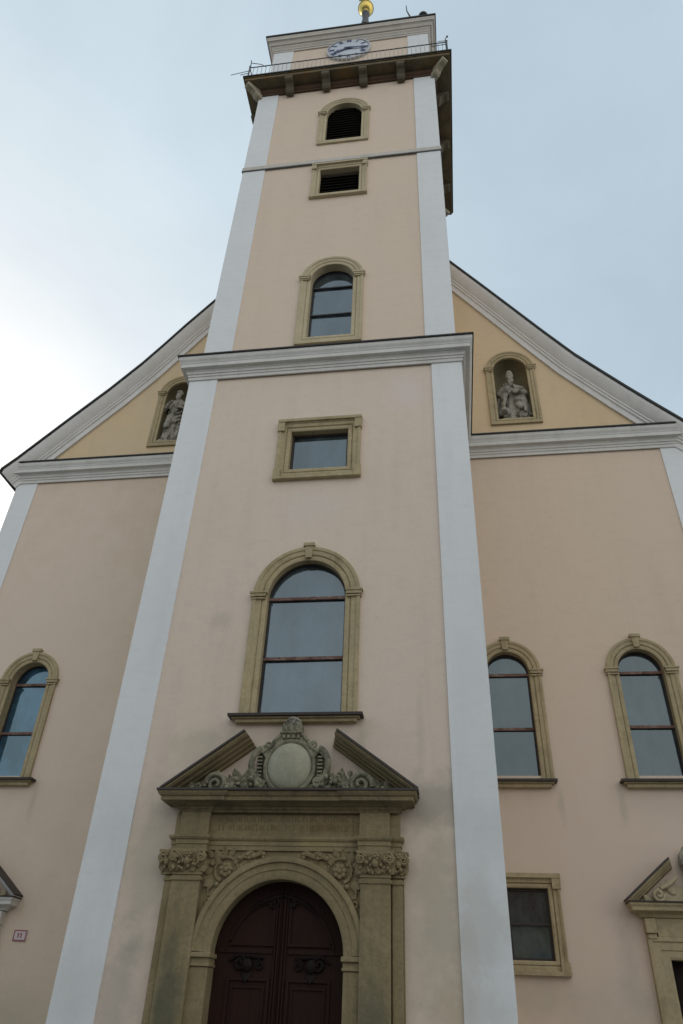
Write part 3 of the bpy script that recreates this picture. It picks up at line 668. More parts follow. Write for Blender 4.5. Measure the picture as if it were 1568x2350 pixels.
# ------------------------------------------------------------------ balcony and railing
BX0, BX1, BF, BB = -4.86, 3.18, -0.28, 6.45
b = MB(); b.box(BX0+0.05, BX1-0.05, BF+0.05, BB-0.05, 31.50, 31.66, 0.02); b.box(BX0+0.02, BX1-0.02, BF+0.02, BB-0.02, 31.662, 31.72)
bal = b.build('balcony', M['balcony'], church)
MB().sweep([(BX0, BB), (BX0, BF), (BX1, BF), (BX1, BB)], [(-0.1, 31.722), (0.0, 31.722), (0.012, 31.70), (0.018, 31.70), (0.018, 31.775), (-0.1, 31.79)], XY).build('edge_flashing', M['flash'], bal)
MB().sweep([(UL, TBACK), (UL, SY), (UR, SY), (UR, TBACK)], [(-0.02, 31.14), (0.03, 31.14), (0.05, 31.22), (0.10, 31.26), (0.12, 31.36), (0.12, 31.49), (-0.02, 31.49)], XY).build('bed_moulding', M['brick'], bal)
def corbel():
    c = MB(); pr = [(0.0, 0.0), (0.0, -0.56), (-0.06, -0.60), (-0.14, -0.58), (-0.20, -0.50), (-0.24, -0.38), (-0.34, -0.28), (-0.46, -0.25), (-0.52, -0.20), (-0.53, -0.10), (-0.50, 0.0)]
    n = len(pr); hw = 0.15
    c.add([(-hw, y, z) for y, z in pr] + [(hw, y, z) for y, z in pr], [tuple(range(n)), tuple(range(2*n-1, n-1, -1))] + [(i, (i+1) % n, n+(i+1) % n, n+i) for i in range(n)])
    for s_ in (-1, 1): c.tube([(s_*(hw+0.012), -0.12, -0.48), (s_*(hw-0.05), -0.12, -0.48)], 0.075, 12)
    return c
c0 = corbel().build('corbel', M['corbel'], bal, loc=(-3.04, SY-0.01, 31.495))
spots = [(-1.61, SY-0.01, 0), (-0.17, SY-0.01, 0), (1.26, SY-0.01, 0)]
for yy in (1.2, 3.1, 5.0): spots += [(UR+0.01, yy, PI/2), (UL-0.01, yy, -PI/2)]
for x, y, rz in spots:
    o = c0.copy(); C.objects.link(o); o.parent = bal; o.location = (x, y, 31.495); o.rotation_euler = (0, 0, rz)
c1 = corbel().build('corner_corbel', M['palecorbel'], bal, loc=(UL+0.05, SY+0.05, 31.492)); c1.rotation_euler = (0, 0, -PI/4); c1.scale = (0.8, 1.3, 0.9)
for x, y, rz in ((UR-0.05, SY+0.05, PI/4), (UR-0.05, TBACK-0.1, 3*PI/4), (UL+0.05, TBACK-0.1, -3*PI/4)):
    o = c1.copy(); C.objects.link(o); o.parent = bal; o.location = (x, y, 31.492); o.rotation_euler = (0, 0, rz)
# railing: handrail, lower rail, balusters, corner posts
RZ0, RZ1 = 31.79, 32.74
rail = MB(); ring = [(BX0+0.12, BF+0.12), (BX1-0.12, BF+0.12), (BX1-0.12, BB-0.15), (BX0+0.12, BB-0.15)]
for i in range(4):
    a, c = ring[i], ring[(i+1) % 4]
    rail.tube([(*a, RZ1), (*c, RZ1)], 0.02, 8)
railing = rail.build('railing', M['iron'], church)
rr = MB()
for i in range(4):
    a, c = ring[i], ring[(i+1) % 4]; rr.tube([(*a, RZ0+0.10), (*c, RZ0+0.10)], 0.014, 6)
rr.build('lower_rail', M['pale_rail'], railing)
p0 = MB().tube([(0, 0, RZ0-0.02), (0, 0, RZ1+0.05)], 0.03, 8).ell((0, 0, RZ1+0.08), (0.045, 0.045, 0.045), 6).build('corner_post', M['iron'], railing, loc=(*ring[0], 0))
for x, y in ring[1:]: o = p0.copy(); C.objects.link(o); o.parent = railing; o.location = (x, y, 0)
bl = MB().tube([(0, 0, RZ0), (0, 0, RZ1)], 0.012, 6).build('baluster', M['pale_rail'], railing, loc=(ring[0][0]+0.17, ring[0][1], 0))
n = 45
for i in range(1, n): o = bl.copy(); C.objects.link(o); o.parent = railing; o.location = (ring[0][0] + (i+1)*(ring[1][0]-ring[0][0])/(n+1), ring[0][1], 0)
for xs in (ring[0][0], ring[1][0]):
    for i in range(26): o = bl.copy(); C.objects.link(o); o.parent = railing; o.location = (xs, ring[0][1] + (i+1)*(ring[2][1]-ring[0][1])/27, 0)

# ------------------------------------------------------------------ top stage of the tower
TX0, TX1, TY, TB = -4.14, 2.40, 0.50, 5.75
b = MB(); b.box(TX0+0.02, TX1-0.02, TY+0.03, TB, 31.73, 36.35); b.build('top_stage_wall', M['peach'], church)
for x0, x1 in ((TX0, TX0+0.85), (TX1-0.85, TX1)):
    MB().box(x0, x1, TY, TY+0.4, 31.735, 35.72).build('corner_strip', M['white'], church)
tp = [(TX0, TB), (TX0, TY), (TX1, TY), (TX1, TB)]
MB().sweep(tp, [(-0.05, 35.45), (0.02, 35.45), (0.03, 35.55), (0.05, 35.56), (0.07, 35.66), (0.12, 35.72), (0.12, 35.80), (0.17, 35.82), (0.22, 35.95), (0.26, 36.0), (0.30, 36.02), (0.30, 36.18), (0.33, 36.22), (0.33, 36.27), (-0.05, 36.27)], XY).build('top_cornice', M['topmould'], church, True)
b = MB(); b.sweep(tp, [(-0.1, 36.275), (0.345, 36.275), (0.37, 36.28), (0.37, 36.38), (0.30, 36.42), (-0.1, 36.55)], XY)
b.build('top_flashing', M['flash'], church)
ax, ay = TAX+0.22, 3.13
b = MB(); base = [(TX0-0.32, TY-0.32), (TX1+0.32, TY-0.32), (TX1+0.32, TB+0.32), (TX0-0.32, TB+0.32)]
lv = [(1.0, 36.40), (0.86, 37.4), (0.66, 38.5), (0.42, 40.0), (0.2, 42.2), (0.06, 44.0)]
vs = []; fs = []
for f, z in lv: vs += [(ax + (x-ax)*f, ay + (y-ay)*f, z) for x, y in base]
for i in range(len(lv)-1):
    for j in range(4): fs.append((i*4+j, i*4+(j+1) % 4, i*4+4+(j+1) % 4, i*4+4+j))
fs += [(0, 1, 2, 3), tuple(20+j for j in range(4))]
spire = b.add(vs, fs).build('spire_roof', M['roof'], church)
MB().lathe([(0.36, 43.7), (0.24, 44.2), (0.17, 44.8), (0.16, 45.4), (0.22, 45.6), (0.18, 45.75), (0.0, 45.75)], (ax, ay, 0), 20).build('spire_neck', M['iron'], spire, True)
fin = MB().lathe([(0.0, -0.50), (0.14, -0.50), (0.16, -0.40), (0.23, -0.34), (0.34, -0.22), (0.395, -0.06), (0.405, 0.0), (0.395, 0.09), (0.34, 0.22), (0.23, 0.34), (0.14, 0.40), (0.12, 0.50), (0.20, 0.56), (0.22, 0.62), (0.12, 0.70), (0.05, 0.78), (0.035, 1.6), (0.0, 1.6)], (ax, ay, 46.35), 32)
fin.lathe([(0.40, -0.03), (0.425, -0.02), (0.425, 0.02), (0.40, 0.03)], (ax, ay, 46.35), 32)
fin.box(ax-0.4, ax+0.4, ay-0.03, ay+0.03, 47.55, 47.62, 0.01)
fin.build('gilded_ball_finial', M['gold'], spire, True)

# tower clock: dial, hour marks, two hands
clk = tag(empty('tower_clock', (-0.90, TY-0.0, 34.86)), 'round white clock face with blue hands on the top stage of the tower', 'clock')
MB().lathe([(0.0, -0.06), (0.86, -0.06), (0.885, -0.045), (0.89, 0.04), (0.0, 0.04)], (0, 0, 0), 48, 'y').build('dial', M['enamel'], clk, True)
MB().lathe([(0.875, -0.075), (0.93, -0.075), (0.94, -0.03), (0.94, 0.04), (0.875, 0.04)], (0, 0, 0), 48, 'y').build('rim', M['rim'], clk, True)
ROM = ['XII', 'I', 'II', 'III', 'IIII', 'V', 'VI', 'VII', 'VIII', 'IX', 'X', 'XI']
for h_, t_ in enumerate(ROM):
    q = MB(); a = h_*PI/6; wd = {'I': 0.045, 'V': 0.11, 'X': 0.11}; tot = sum(wd[c] for c in t_); x = -tot/2
    for ch in t_:
        def st(xa, za, xb, zb, w_=0.017):
            d = Vector((xb-xa, zb-za)).normalized(); nn = Vector((d.y, -d.x))*w_
            q.plate([(xa-nn.x, za-nn.y), (xa+nn.x, za+nn.y), (xb+nn.x, zb+nn.y), (xb-nn.x, zb-nn.y)], -0.072, -0.055)
        c_ = x + wd[ch]/2
        if ch == 'I': st(c_, 0.60, c_, 0.81, 0.02)
        if ch == 'V': st(c_-0.045, 0.81, c_, 0.60); st(c_, 0.601, c_+0.045, 0.81)
        if ch == 'X': st(c_-0.045, 0.81, c_+0.045, 0.60); st(c_-0.045, 0.601, c_+0.045, 0.811, 0.018)
        x += wd[ch]
    q.xf(Matrix.Rotation(a, 4, 'Y')); q.build('numeral', M['blue'], clk)
q = MB()
for i in range(60):
    a = i*PI/30; x = MB().box(-0.008, 0.008, -0.068, -0.055, 0.825, 0.85 if i % 5 else 0.855); q.join(x, Matrix.Rotation(a, 4, 'Y'))
q.build('minute_track', M['blue'], clk)
def hand(ln, w_, deg, y, nm):
    h = MB(); h.plate([(-w_*0.6, -0.18), (w_*0.6, -0.18), (w_, 0.0), (w_*0.7, ln*0.55), (w_*1.5, ln*0.72), (0.0, ln), (-w_*1.5, ln*0.72), (-w_*0.7, ln*0.55), (-w_, 0.0)], y-0.012, y)
    h.xf(Matrix.Rotation(R(deg), 4, 'Y')); return h.build(nm, M['blue'], clk)
hand(0.64, 0.075, 247, -0.085, 'hour_hand'); hand(0.84, 0.06, 98, -0.105, 'minute_hand')
MB().lathe([(0.0, -0.125), (0.05, -0.125), (0.06, -0.07), (0.0, -0.07)], (0, 0, 0), 16, 'y').build('hub', M['blue'], clk)

# lightning rods and aerials
def rod(name, label, cat, loc, builder, m_=None):
    o = builder(MB()).build(name, m_ or M['iron'], None, True, loc); tag(o, label, cat); return o
rod('lightning_rod', 'thin crooked dark rod standing on the right end of the tower top eaves', 'lightning rod', (1.70, 0.30, 36.45),
    lambda b: b.tube([(-0.15, 0, 1.55), (-0.13, 0, 1.0), (-0.02, 0, 0.45), (0.03, 0, 0.2), (0.05, 0, -0.05)], [0.02, 0.025, 0.035, 0.045, 0.05], 8).tube([(0.03, 0, 0.25), (0.30, 0, 0.10), (0.36, 0, -0.05)], 0.03, 6).box(-0.1, 0.45, -0.05, 0.12, -0.06, 0.06))
rod('roof_lamp', 'small dark fitting on the tower top eaves right beside the crooked rod', 'roof fitting', (2.25, 0.30, 36.42),
    lambda b: b.lathe([(0, -0.03), (0.12, -0.03), (0.13, 0.12), (0.20, 0.16), (0.20, 0.26), (0.12, 0.36), (0.0, 0.38)], (0, 0, 0), 12).tube([(-0.35, 0, 0.08), (0, 0, 0.14)], 0.03, 6))
rod('balcony_aerial', 'thin aerial with side arms at the left corner of the tower balcony', 'aerial', (BX0+0.14, BF+0.10, 31.72),
    lambda b: b.tube([(0, 0, 0), (0, 0, 1.45), (-0.03, 0, 1.62)], 0.02, 6).tube([(0.03, 0, 1.38), (0.42, 0.05, 1.28), (0.62, 0.1, 1.10)], 0.014, 6).tube([(-0.75, 0, 0.55), (0.0, 0, 0.72)], 0.012, 6).tube([(-0.35, 0, 0.45), (0.0, 0, 0.52)], 0.012, 6))
rod('balcony_aerial', 'thin aerial at the right corner of the tower balcony', 'aerial', (BX1-0.16, BF+0.10, 31.72),
    lambda b: b.tube([(0, 0, 0), (0, 0, 1.25), (0.06, 0, 1.42)], 0.02, 6).ell((0.08, 0, 1.45), (0.04, 0.04, 0.05), 6).tube([(-0.55, 0, 0.75), (0.0, 0, 0.80)], 0.013, 6).tube([(-0.30, 0, 1.12), (0.0, 0, 1.10)], 0.011, 6))

# ------------------------------------------------------------------ main portal
PC = -0.92
por = MB()                                                        # backing slab with arched opening, jambs
por.plate([(-2.86, -0.45), (1.03, -0.45), (1.03, 3.93), (-2.86, 3.93)], -0.06, 0.30, [hol(arch(PC+0.01, 1.06, -0.4, 2.45))])
portal = tag(por.build('portal', M['portal'], church), 'carved sandstone main portal with pilasters, arch and broken pediment')
def pil(x0, x1, y, nm='pilaster'):
    b = MB(); b.box(x0, x1, y, -0.062, -0.3, 3.52, 0.012)
    b.box(x0-0.03, x1+0.03, y-0.03, -0.064, 0.0, 0.5, 0.02)
    b.box(x0-0.02, x1+0.02, y-0.02, -0.064, 3.44, 3.50, 0.01)
    return b.build(nm, M['portal'], portal)
pil(-2.70, -2.22, -0.20); pil(0.36, 0.83, -0.20)
pil(-2.84, -2.72, -0.115, 'half_pilaster'); pil(0.85, 1.01, -0.115, 'half_pilaster')
# archivolt and jambs
ap = [(0.0, -0.20), (0.0, 0.045), (0.025, 0.06), (0.13, 0.06), (0.14, 0.075), (0.23, 0.08), (0.245, 0.115), (0.30, 0.12), (0.325, 0.105), (0.335, 0.0), (0.335, -0.05)]
MB().sweep([(PC+0.01 + 1.025*math.cos(PI*i/40), 2.47 + 1.025*math.sin(PI*i/40)) for i in range(41)], ap, XZ(-0.062)).build('archivolt', M['portal'], portal, True)
for s_ in (-1, 1):
    c = PC+0.01 + s_*1.175; jw = 0.145
    MB().box(c-jw, c+jw, -0.12, 0.25, -0.3, 2.285, 0.012).build('jamb', M['portal'], portal)
    b = MB(); b.box(c-jw-0.02, c+jw+0.02, -0.15, 0.25, 2.287, 2.33, 0.008); b.box(c-jw-0.005, c+jw+0.005, -0.135, 0.25, 2.331, 2.40); b.box(c-jw-0.03, c+jw+0.03, -0.18, 0.25, 2.401, 2.468, 0.01)
    b.build('impost', M['portal'], portal)
# carved spandrels: scrolling stems, leaves and a rosette
def rosette(b, x, y, z, r, n=6):
    b.ell((x, y-0.02, z), (r*0.35, r*0.35, r*0.35), 6)
    for k in range(n):
        a = 2*PI*k/n + 0.2; b.ell((x + r*0.62*math.cos(a), y-0.005, z + r*0.62*math.sin(a)), (r*0.36, r*0.26, r*0.36), 5)
def leafcluster(b, x, y, z, ang, L_, W_, curl=0.35): b.join(leaf(L_, W_, curl, 4), T(x, y, z, 0, ang, 0))
rnd = random.Random(3)
for s_ in (-1, 1):
    b = MB(); y = -0.075
    X = lambda u: PC + 0.01 + s_*u
    rosette(b, X(0.93), y-0.03, 3.62, 0.12, 7)
    b.tube([(X(0.93 + 0.19*math.cos(t)), y, 3.63 + 0.18*math.sin(t)) for t in [0.4*k - 1.2 for k in range(15)]], [0.035 - 0.0014*k for k in range(15)], 6)
    b.tube([(X(0.80), y, 3.72), (X(0.66), y-0.01, 3.83), (X(0.52), y, 3.80), (X(0.40), y-0.01, 3.86), (X(0.30), y, 3.84)], [0.035, 0.04, 0.035, 0.03, 0.02], 6)
    for (u, z, a, l) in ((1.06, 3.76, 0.5, .16), (1.16, 3.60, 1.4, .15), (1.13, 3.47, 2.2, .15), (0.97, 3.43, 2.9, .14), (0.80, 3.56, -2.2, .14), (0.82, 3.74, -0.7, .15), (0.66, 3.84, -1.3, .14), (0.56, 3.78, -1.9, .13), (0.46, 3.85, -1.2, .12), (0.36, 3.82, -1.7, .11), (1.02, 3.85, -0.1, .12), (0.90, 3.83, -0.6, .13), (0.72, 3.69, -2.4, .11), (1.19, 3.80, 0.6, .12)):
        leafcluster(b, X(u), y-0.01, z, s_*a, l*1.25, l*0.95, 0.5)
    for (u, z, r) in ((1.00, 3.80, .035), (0.72, 3.80, .04), (1.17, 3.70, .035), (0.60, 3.85, .03), (0.33, 3.86, .035), (0.33, 3.81, .03), (1.05, 3.40, .04), (0.86, 3.47, .035)): b.ell((X(u), y-0.035, z), (r, r, r), 6)
    b.tube(spiral(X(1.17), 3.17, 0.085, 0.02, PI/2, s_*1.3, y, 18), 0.024, 6)          # little volute lower down the spandrel
    b.tube([(X(1.12), y, 3.42), (X(1.20), y, 3.32), (X(1.18), y, 3.24)], 0.026, 6)
    leafcluster(b, X(1.20), y-0.01, 3.06, s_*2.9, .14, .09, .4); leafcluster(b, X(1.22), y-0.01, 2.90, s_*3.0, .16, .08, .3)
    b.ell((X(1.24), y-0.02, 2.74), (.035, .03, .045), 6)
    q_ = random.Random(5)
    for i in range(26):
        u = q_.uniform(0.3, 1.24); z = q_.uniform(2.95, 3.88); d_ = math.hypot(u, z-2.47)
        if d_ < 1.42 or z < 3.3 and u < 1.1: continue
        if q_.random() < 0.5: leafcluster(b, X(u), y-0.012, z, s_*q_.uniform(-2.5, 2.5), q_.uniform(.11, .17), q_.uniform(.09, .13), 0.6)
        else: rr_ = q_.uniform(.025, .045); b.ell((X(u), y-0.03, z), (rr_, rr_, rr_), 6)
    b.build('spandrel_relief', M['portal'], portal, True)
# capitals
def capital(w_, d, z0, z1, side_only=None):
    """Corinthian block centred on x=0, front at y=-d"""
    b = MB(); h = z1-z0; hw = w_/2
    b.box(-hw, hw, -d-0.01, 0, z0, z0+0.035, 0.008)
    b.add([(-hw, -d, z0+0.036), (hw, -d, z0+0.036), (hw, 0, z0+0.036), (-hw, 0, z0+0.036), (-hw-0.025, -d-0.055, z1-0.047), (hw+0.025, -d-0.055, z1-0.047), (hw+0.025, 0, z1-0.047), (-hw-0.025, 0, z1-0.047)], [(0,1,2,3),(4,7,6,5),(0,4,5,1),(1,5,6,2),(2,6,7,3),(3,7,4,0)])
    nl = max(2, int(round(w_/0.15)))
    for r_, (zz, L_, cu) in enumerate(((z0+0.036, h*0.42, 0.55), (z0+0.05, h*0.68, 0.6))):
        for i in range(nl + r_):
            x = -hw + (i + (0.5 if r_ == 0 else 0.0))*w_/nl
            b.join(leaf(L_, w_/nl*1.15, cu, 4, 0.015), T(x, -d-0.004 - 0.012*r_, zz))
    for sx in (-1, 1):
        b.tube(spiral(sx*(hw-0.02), z1-0.125, 0.068, 0.012, PI/2 - sx*0.3, -sx*1.6, -d-0.075, 22, 0.03), [0.028 - 0.0007*i for i in range(23)], 7)
        b.tube([(sx*0.06, -d-0.03, z0+h*0.45), (sx*0.09, -d-0.05, z1-0.13), (sx*(hw-0.04), -d-0.07, z1-0.05)], 0.018, 6)
        b.join(leaf(h*0.5, 0.10, 0.55, 4, 0.014), T(sx*(hw+0.004), -d*0.5, z0+0.04, 0, 0, -sx*-PI/2))
    q_ = random.Random(int(w_*1000))
    for i in range(int(26*w_/0.25)):
        x = q_.uniform(-hw, hw); z = q_.uniform(z0+0.08, z1-0.12); rr_ = q_.uniform(.016, .032)
        if i % 2: b.ell((x, -d-0.045-0.03*(z-z0)/h - q_.uniform(0, .03), z), (rr_, rr_, rr_*1.2), 5)
        else: b.join(leaf(q_.uniform(.09, .15), q_.uniform(.06, .10), .7, 4), T(x, -d-0.035-0.03*(z-z0)/h, z-0.04, 0, q_.uniform(-.7, .7), 0))
    rosette(b, 0, -d-0.085, z1-0.09, 0.07, 6); b.ell((0, -d-0.08, z1-0.19), (0.05, 0.045, 0.06), 6)
    b.plate([(-hw-0.055, -d-0.085), (-hw*0.5, -d-0.05), (0, -d-0.04), (hw*0.5, -d-0.05), (hw+0.055, -d-0.085), (hw+0.055, 0), (-hw-0.055, 0)], z1-0.045, z1, mp=lambda a, c, hh: (a, c, hh))
    return b
capital(0.50, 0.13, 3.525, 3.905).build('capital', M['portal'], portal, True, (-2.46, -0.066, 0))
capital(0.49, 0.13, 3.525, 3.905).build('capital', M['portal'], portal, True, (0.595, -0.066, 0))
capital(0.20, 0.05, 3.535, 3.90).build('capital', M['portal'], portal, True, (-2.82, -0.066, 0))
capital(0.21, 0.05, 3.535, 3.90).build('capital', M['portal'], portal, True, (0.955, -0.066, 0))
# entablature: breaks forward over the pilasters
def brk(y_mid, y_p, y_h):
    return [(-2.81, 0.2), (-2.81, y_h), (-2.70, y_h), (-2.70, y_p), (-2.18, y_p), (-2.18, y_mid), (0.32, y_mid), (0.32, y_p), (0.83, y_p), (0.83, y_h), (0.99, y_h), (0.99, 0.2)]
ep = brk(-0.10, -0.21, -0.13)
MB().sweep(ep, [(-0.05, 3.912), (0.0, 3.912), (0.0, 3.98), (0.014, 3.985), (0.014, 4.05), (0.03, 4.055), (0.05, 4.085), (0.055, 4.12), (0.0, 4.122), (-0.05, 4.122)], XY).build('architrave', M['portal'], portal)
MB().sweep(ep, [(-0.05, 4.124), (-0.012, 4.124), (-0.012, 4.48), (-0.05, 4.48)], XY).build('frieze', M['portal'], portal)
# worn, unreadable inscription in two lines
rnd = random.Random(11)
for z in (4.355, 4.215):
    gl = MB()
    x = -2.08 if z > 4.3 else -2.05
    while x < 0.22:
        hgt = 0.085 if rnd.random() > .2 else 0.1
        if rnd.random() < 0.86:
            k = rnd.choice('ILTHEOU'); wd = 0.045
            def st(a, c, w2, h2): gl.box(x+a, x+a+w2, -0.091, -0.0865, z+c, z+c+h2)
            if k in 'ILTHEU': st(0.0 if k not in 'T' else 0.018, 0, 0.011, hgt)
            if k in 'HU': st(wd-0.011, 0, 0.011, hgt)
            if k in 'LEU': st(0.0115, 0, wd-0.024, 0.01)
            if k in 'TE': st(0.0115 if k == 'E' else -0.002, hgt+0.0005, wd-0.012, 0.01)
            if k in 'HE': st(0.0115, hgt*0.48, wd-0.024, 0.009)
            if k == 'O': st(0, 0.01, 0.01, hgt-0.02); st(wd-0.01, 0.01, 0.01, hgt-0.02); st(0.01, 0, wd-0.02, 0.0095); st(0.01, hgt-0.0095, wd-0.02, 0.0095)
            x += (wd if k != 'I' else 0.014) + 0.02
        else:
            x += 0.05
            if gl.v: gl.build('worn_word', M['glyph'], portal); gl = MB()
    if gl.v: gl.build('worn_word', M['glyph'], portal)
# cornice
cpth = [(-2.735, 0.2), (-2.735, -0.19), (-2.18, -0.19), (-2.18, -0.165), (0.32, -0.165), (0.32, -0.19), (0.95, -0.19), (0.95, 0.2)]
MB().sweep(cpth, [(-0.05, 4.482), (0.01, 4.482), (0.025, 4.515), (0.05, 4.53), (0.055, 4.565), (0.10, 4.575), (0.14, 4.60), (0.27, 4.615), (0.275, 4.675), (0.30, 4.685), (0.325, 4.725), (0.33, 4.755), (-0.05, 4.755)], XY).build('portal_cornice', M['sooty'], portal)
MB().sweep([(-2.735, 0.03), (-2.735, -0.19), (0.95, -0.19), (0.95, 0.03)], [(-0.35, 4.80), (0.345, 4.79), (0.35, 4.757), (-0.35, 4.757)], XY).build('cornice_cap', M['capstone'], portal)
# two halves of the broken pediment
for s_ in (-1, 1):
    p0, p1 = (PC + 0.03 + s_*2.17, 4.80), (PC + 0.03 + s_*0.80, 5.78)
    pth = [p0, p1] if s_ > 0 else [p1, p0]
    pr = [(0.0, -0.03), (0.0, 0.43), (-0.03, 0.43), (-0.045, 0.40), (-0.055, 0.39), (-0.06, 0.27), (-0.09, 0.26), (-0.105, 0.17), (-0.13, 0.16), (-0.145, 0.08), (-0.18, 0.06), (-0.185, -0.03)]
    if s_ > 0: pth = [p1, p0]
    else: pth = [p0, p1]
    pr2 = [(-o, q) for o, q in pr]
    rk = MB().sweep(pth, pr2, XZ(0.03))
    rk.build('raking_pediment', M['portal'], portal)
    MB().sweep(pth, [(-0.04, -0.03), (-0.04, 0.46), (-0.002, 0.465), (-0.002, -0.03)], XZ(0.03)).build('pediment_cap', M['capstone'], portal)
    # low block of masonry in the corner under the rake
    MB().plate([(PC + s_*2.0, 4.802), (PC + s_*0.95, 4.802), (PC + s_*0.95, 4.96), (PC + s_*1.30, 5.13)] if s_ > 0 else [(PC - 2.0, 4.802), (PC - 1.30, 5.13), (PC - 0.95, 4.96), (PC - 0.95, 4.802)], -0.09, 0.035).build('tympanum', M['greystone'], portal)
# relief of scrolls beside the cartouche
for s_ in (-1, 1):
    b = MB(); X = lambda u: PC + s_*u
    y = -0.20
    b.tube(spiral(X(1.25), 4.93, 0.20, 0.03, -0.2 if s_ > 0 else PI+0.2, s_*1.7, y, 34, 0.04), [0.045 - 0.0006*i for i in range(35)], 8)
    b.tube([(X(1.55), y+0.02, 4.87), (X(1.45), y, 4.95), (X(1.36), y, 5.08), (X(1.2), y, 5.13)], [0.03, 0.045, 0.045, 0.04], 8)
    b.tube(spiral(X(0.86), 5.02, 0.11, 0.02, PI*0.5, -s_*1.5, y, 22, 0.02), 0.028, 7)
    for i in range(26):
        u = rnd.uniform(0.45, 1.05); z = 4.84 + rnd.uniform(0, 0.20)*(1 if u < 0.95 else 0.6); r = rnd.uniform(.025, .05)
        b.ell((X(u), y - rnd.uniform(0, .1), z), (r, r, r*1.1), 5)
    for i in range(16):
        u = rnd.uniform(0.42, 1.02); leafcluster(b, X(u), y-0.03, 4.82 + rnd.uniform(0, .16), s_*rnd.uniform(-0.9, 1.4), rnd.uniform(.13, .2), rnd.uniform(.08, .12), 0.6)
    for i in range(22):
        u = rnd.uniform(0.55, 1.75); top = min(0.34, (2.0-u)*0.45); z = 4.82 + rnd.uniform(0.0, max(0.03, top-0.06)); r = rnd.uniform(.02, .04)
        if i % 3: leafcluster(b, X(u), y+0.02, z, s_*rnd.uniform(-1.6, 1.6), rnd.uniform(.11, .17), rnd.uniform(.08, .12), 0.7)
        else: b.ell((X(u), y-0.01, z), (r, r, r), 5)
    b.plate([(X(0.4), 4.802), (X(1.75), 4.802), (X(1.3), 5.0), (X(0.4), 5.08)][::(1 if s_ < 0 else -1)], y+0.035, 0.03)
    leafcluster(b, X(0.92), y, 5.02, s_*0.1, .20, .12, .5); leafcluster(b, X(1.02), y, 4.96, s_*0.9, .2, .1, .5)
    b.box(min(X(0.35), X(1.1)), max(X(0.35), X(1.1)), y+0.01, 0.03, 4.802, 4.90)
    b.build('scroll_relief', M['greystone'], portal, True)
# cartouche: boss in a scrolled frame with a capped block on top
cz = 5.215; cxx = -0.895
CT = lambda u, v, y: (cxx + u, y, cz + v)
b = MB(); b.lathe([(0.0, -0.10), (0.12, -0.098), (0.22, -0.085), (0.30, -0.065), (0.36, -0.04), (0.385, 0.0), (0.385, 0.1)], (0, 0, 0), 48, 'y')
b.xf(Matrix.Translation((cxx, -0.24, cz)) @ Matrix.Diagonal((1.0, 1.0, 1.06, 1))); cart = b.build('cartouche', M['boss'], portal, True)
b = MB()
b.lathe([(0.375, 0.0), (0.385, -0.06), (0.415, -0.075), (0.45, -0.06), (0.46, 0.0), (0.46, 0.2), (0.375, 0.2)], (0, 0, 0), 48, 'y'); b.xf(Matrix.Translation((cxx, -0.20, cz)) @ Matrix.Diagonal((1.0, 1.0, 1.06, 1)))
fr = [(-0.50, 0.24), (-0.36, 0.33), (-0.30, 0.44), (-0.17, 0.56), (0.17, 0.56), (0.30, 0.44), (0.36, 0.33), (0.50, 0.24)]
b.plate([(cxx+u, cz+v) for u, v in fr] + [(cxx + 0.44*math.cos(t), cz + 0.47*math.sin(t)) for t in [0.3 + (PI-0.6)*i/20 for i in range(21)]], -0.26, 0.0)
for i in range(len(fr)-1):
    (a, c), (d, e_) = fr[i], fr[i+1]; b.tube([CT(a, c, -0.26), CT(d, e_, -0.26)], 0.032, 7)
for u in (-0.13, -0.045, 0.045, 0.13): b.box(cxx+u-0.028, cxx+u+0.028, -0.30, -0.25, cz+0.475, cz+0.535, 0.008)
for s_ in (-1, 1):
    ear = [(s_*(0.47 + 0.20*math.sin(t)), 0.03 + 0.29*math.cos(t)) for t in [0.15 + 2.75*i/18 for i in range(19)]]
    b.tube([CT(u, v, -0.22 - 0.03*math.sin(i*0.17)) for i, (u, v) in enumerate(ear)], [0.055]*19, 8)
    b.tube([CT(u*0.965, v*0.8, -0.25) for u, v in ear], 0.02, 6)
    for k in range(6): b.box(cxx + s_*0.53-0.045, cxx + s_*0.53+0.045, -0.25, -0.1, cz - 0.16 + 0.062*k, cz - 0.16 + 0.062*k + 0.032, 0.006)
    b.tube(spiral(cxx + s_*0.50, cz-0.27, 0.085, 0.015, 0.5, s_*1.4, -0.24, 20, .02), 0.03, 7)
    b.tube(spiral(cxx + s_*0.40, cz+0.36, 0.07, 0.015, PI, -s_*1.3, -0.26, 18, .02), 0.024, 7)
    b.box(min(cxx+s_*0.38, cxx+s_*0.6), max(cxx+s_*0.38, cxx+s_*0.6), -0.17, 0.0, cz-0.22, cz+0.26, 0.02)
    for k in range(5): b.join(leaf(.16, .11, .5, 4), T(cxx + s_*(0.30 + 0.05*k), -0.22, cz - 0.42 + 0.03*k, 0, s_*(0.4+0.25*k), 0))
b.build('cartouche_frame', M['greystone'], portal, True)
b = MB(); b.box(cxx-0.175, cxx+0.175, -0.30, 0.0, cz+0.565, cz+0.77, 0.05); b.box(cxx-0.2, cxx+0.2, -0.32, 0.0, cz+0.561, cz+0.60, 0.01)
for u in (-0.1, 0, 0.1): b.tube([CT(u, 0.60, -0.30), CT(u*1.1, 0.69, -0.315), CT(u, 0.75, -0.29)], 0.035, 6)
b.build('crest_block', M['greystone'], portal, True)
MB().ell((cxx, -0.17, cz+0.76), (0.155, 0.15, 0.13), 12).build('crest_dome', M['statue'], portal, True)

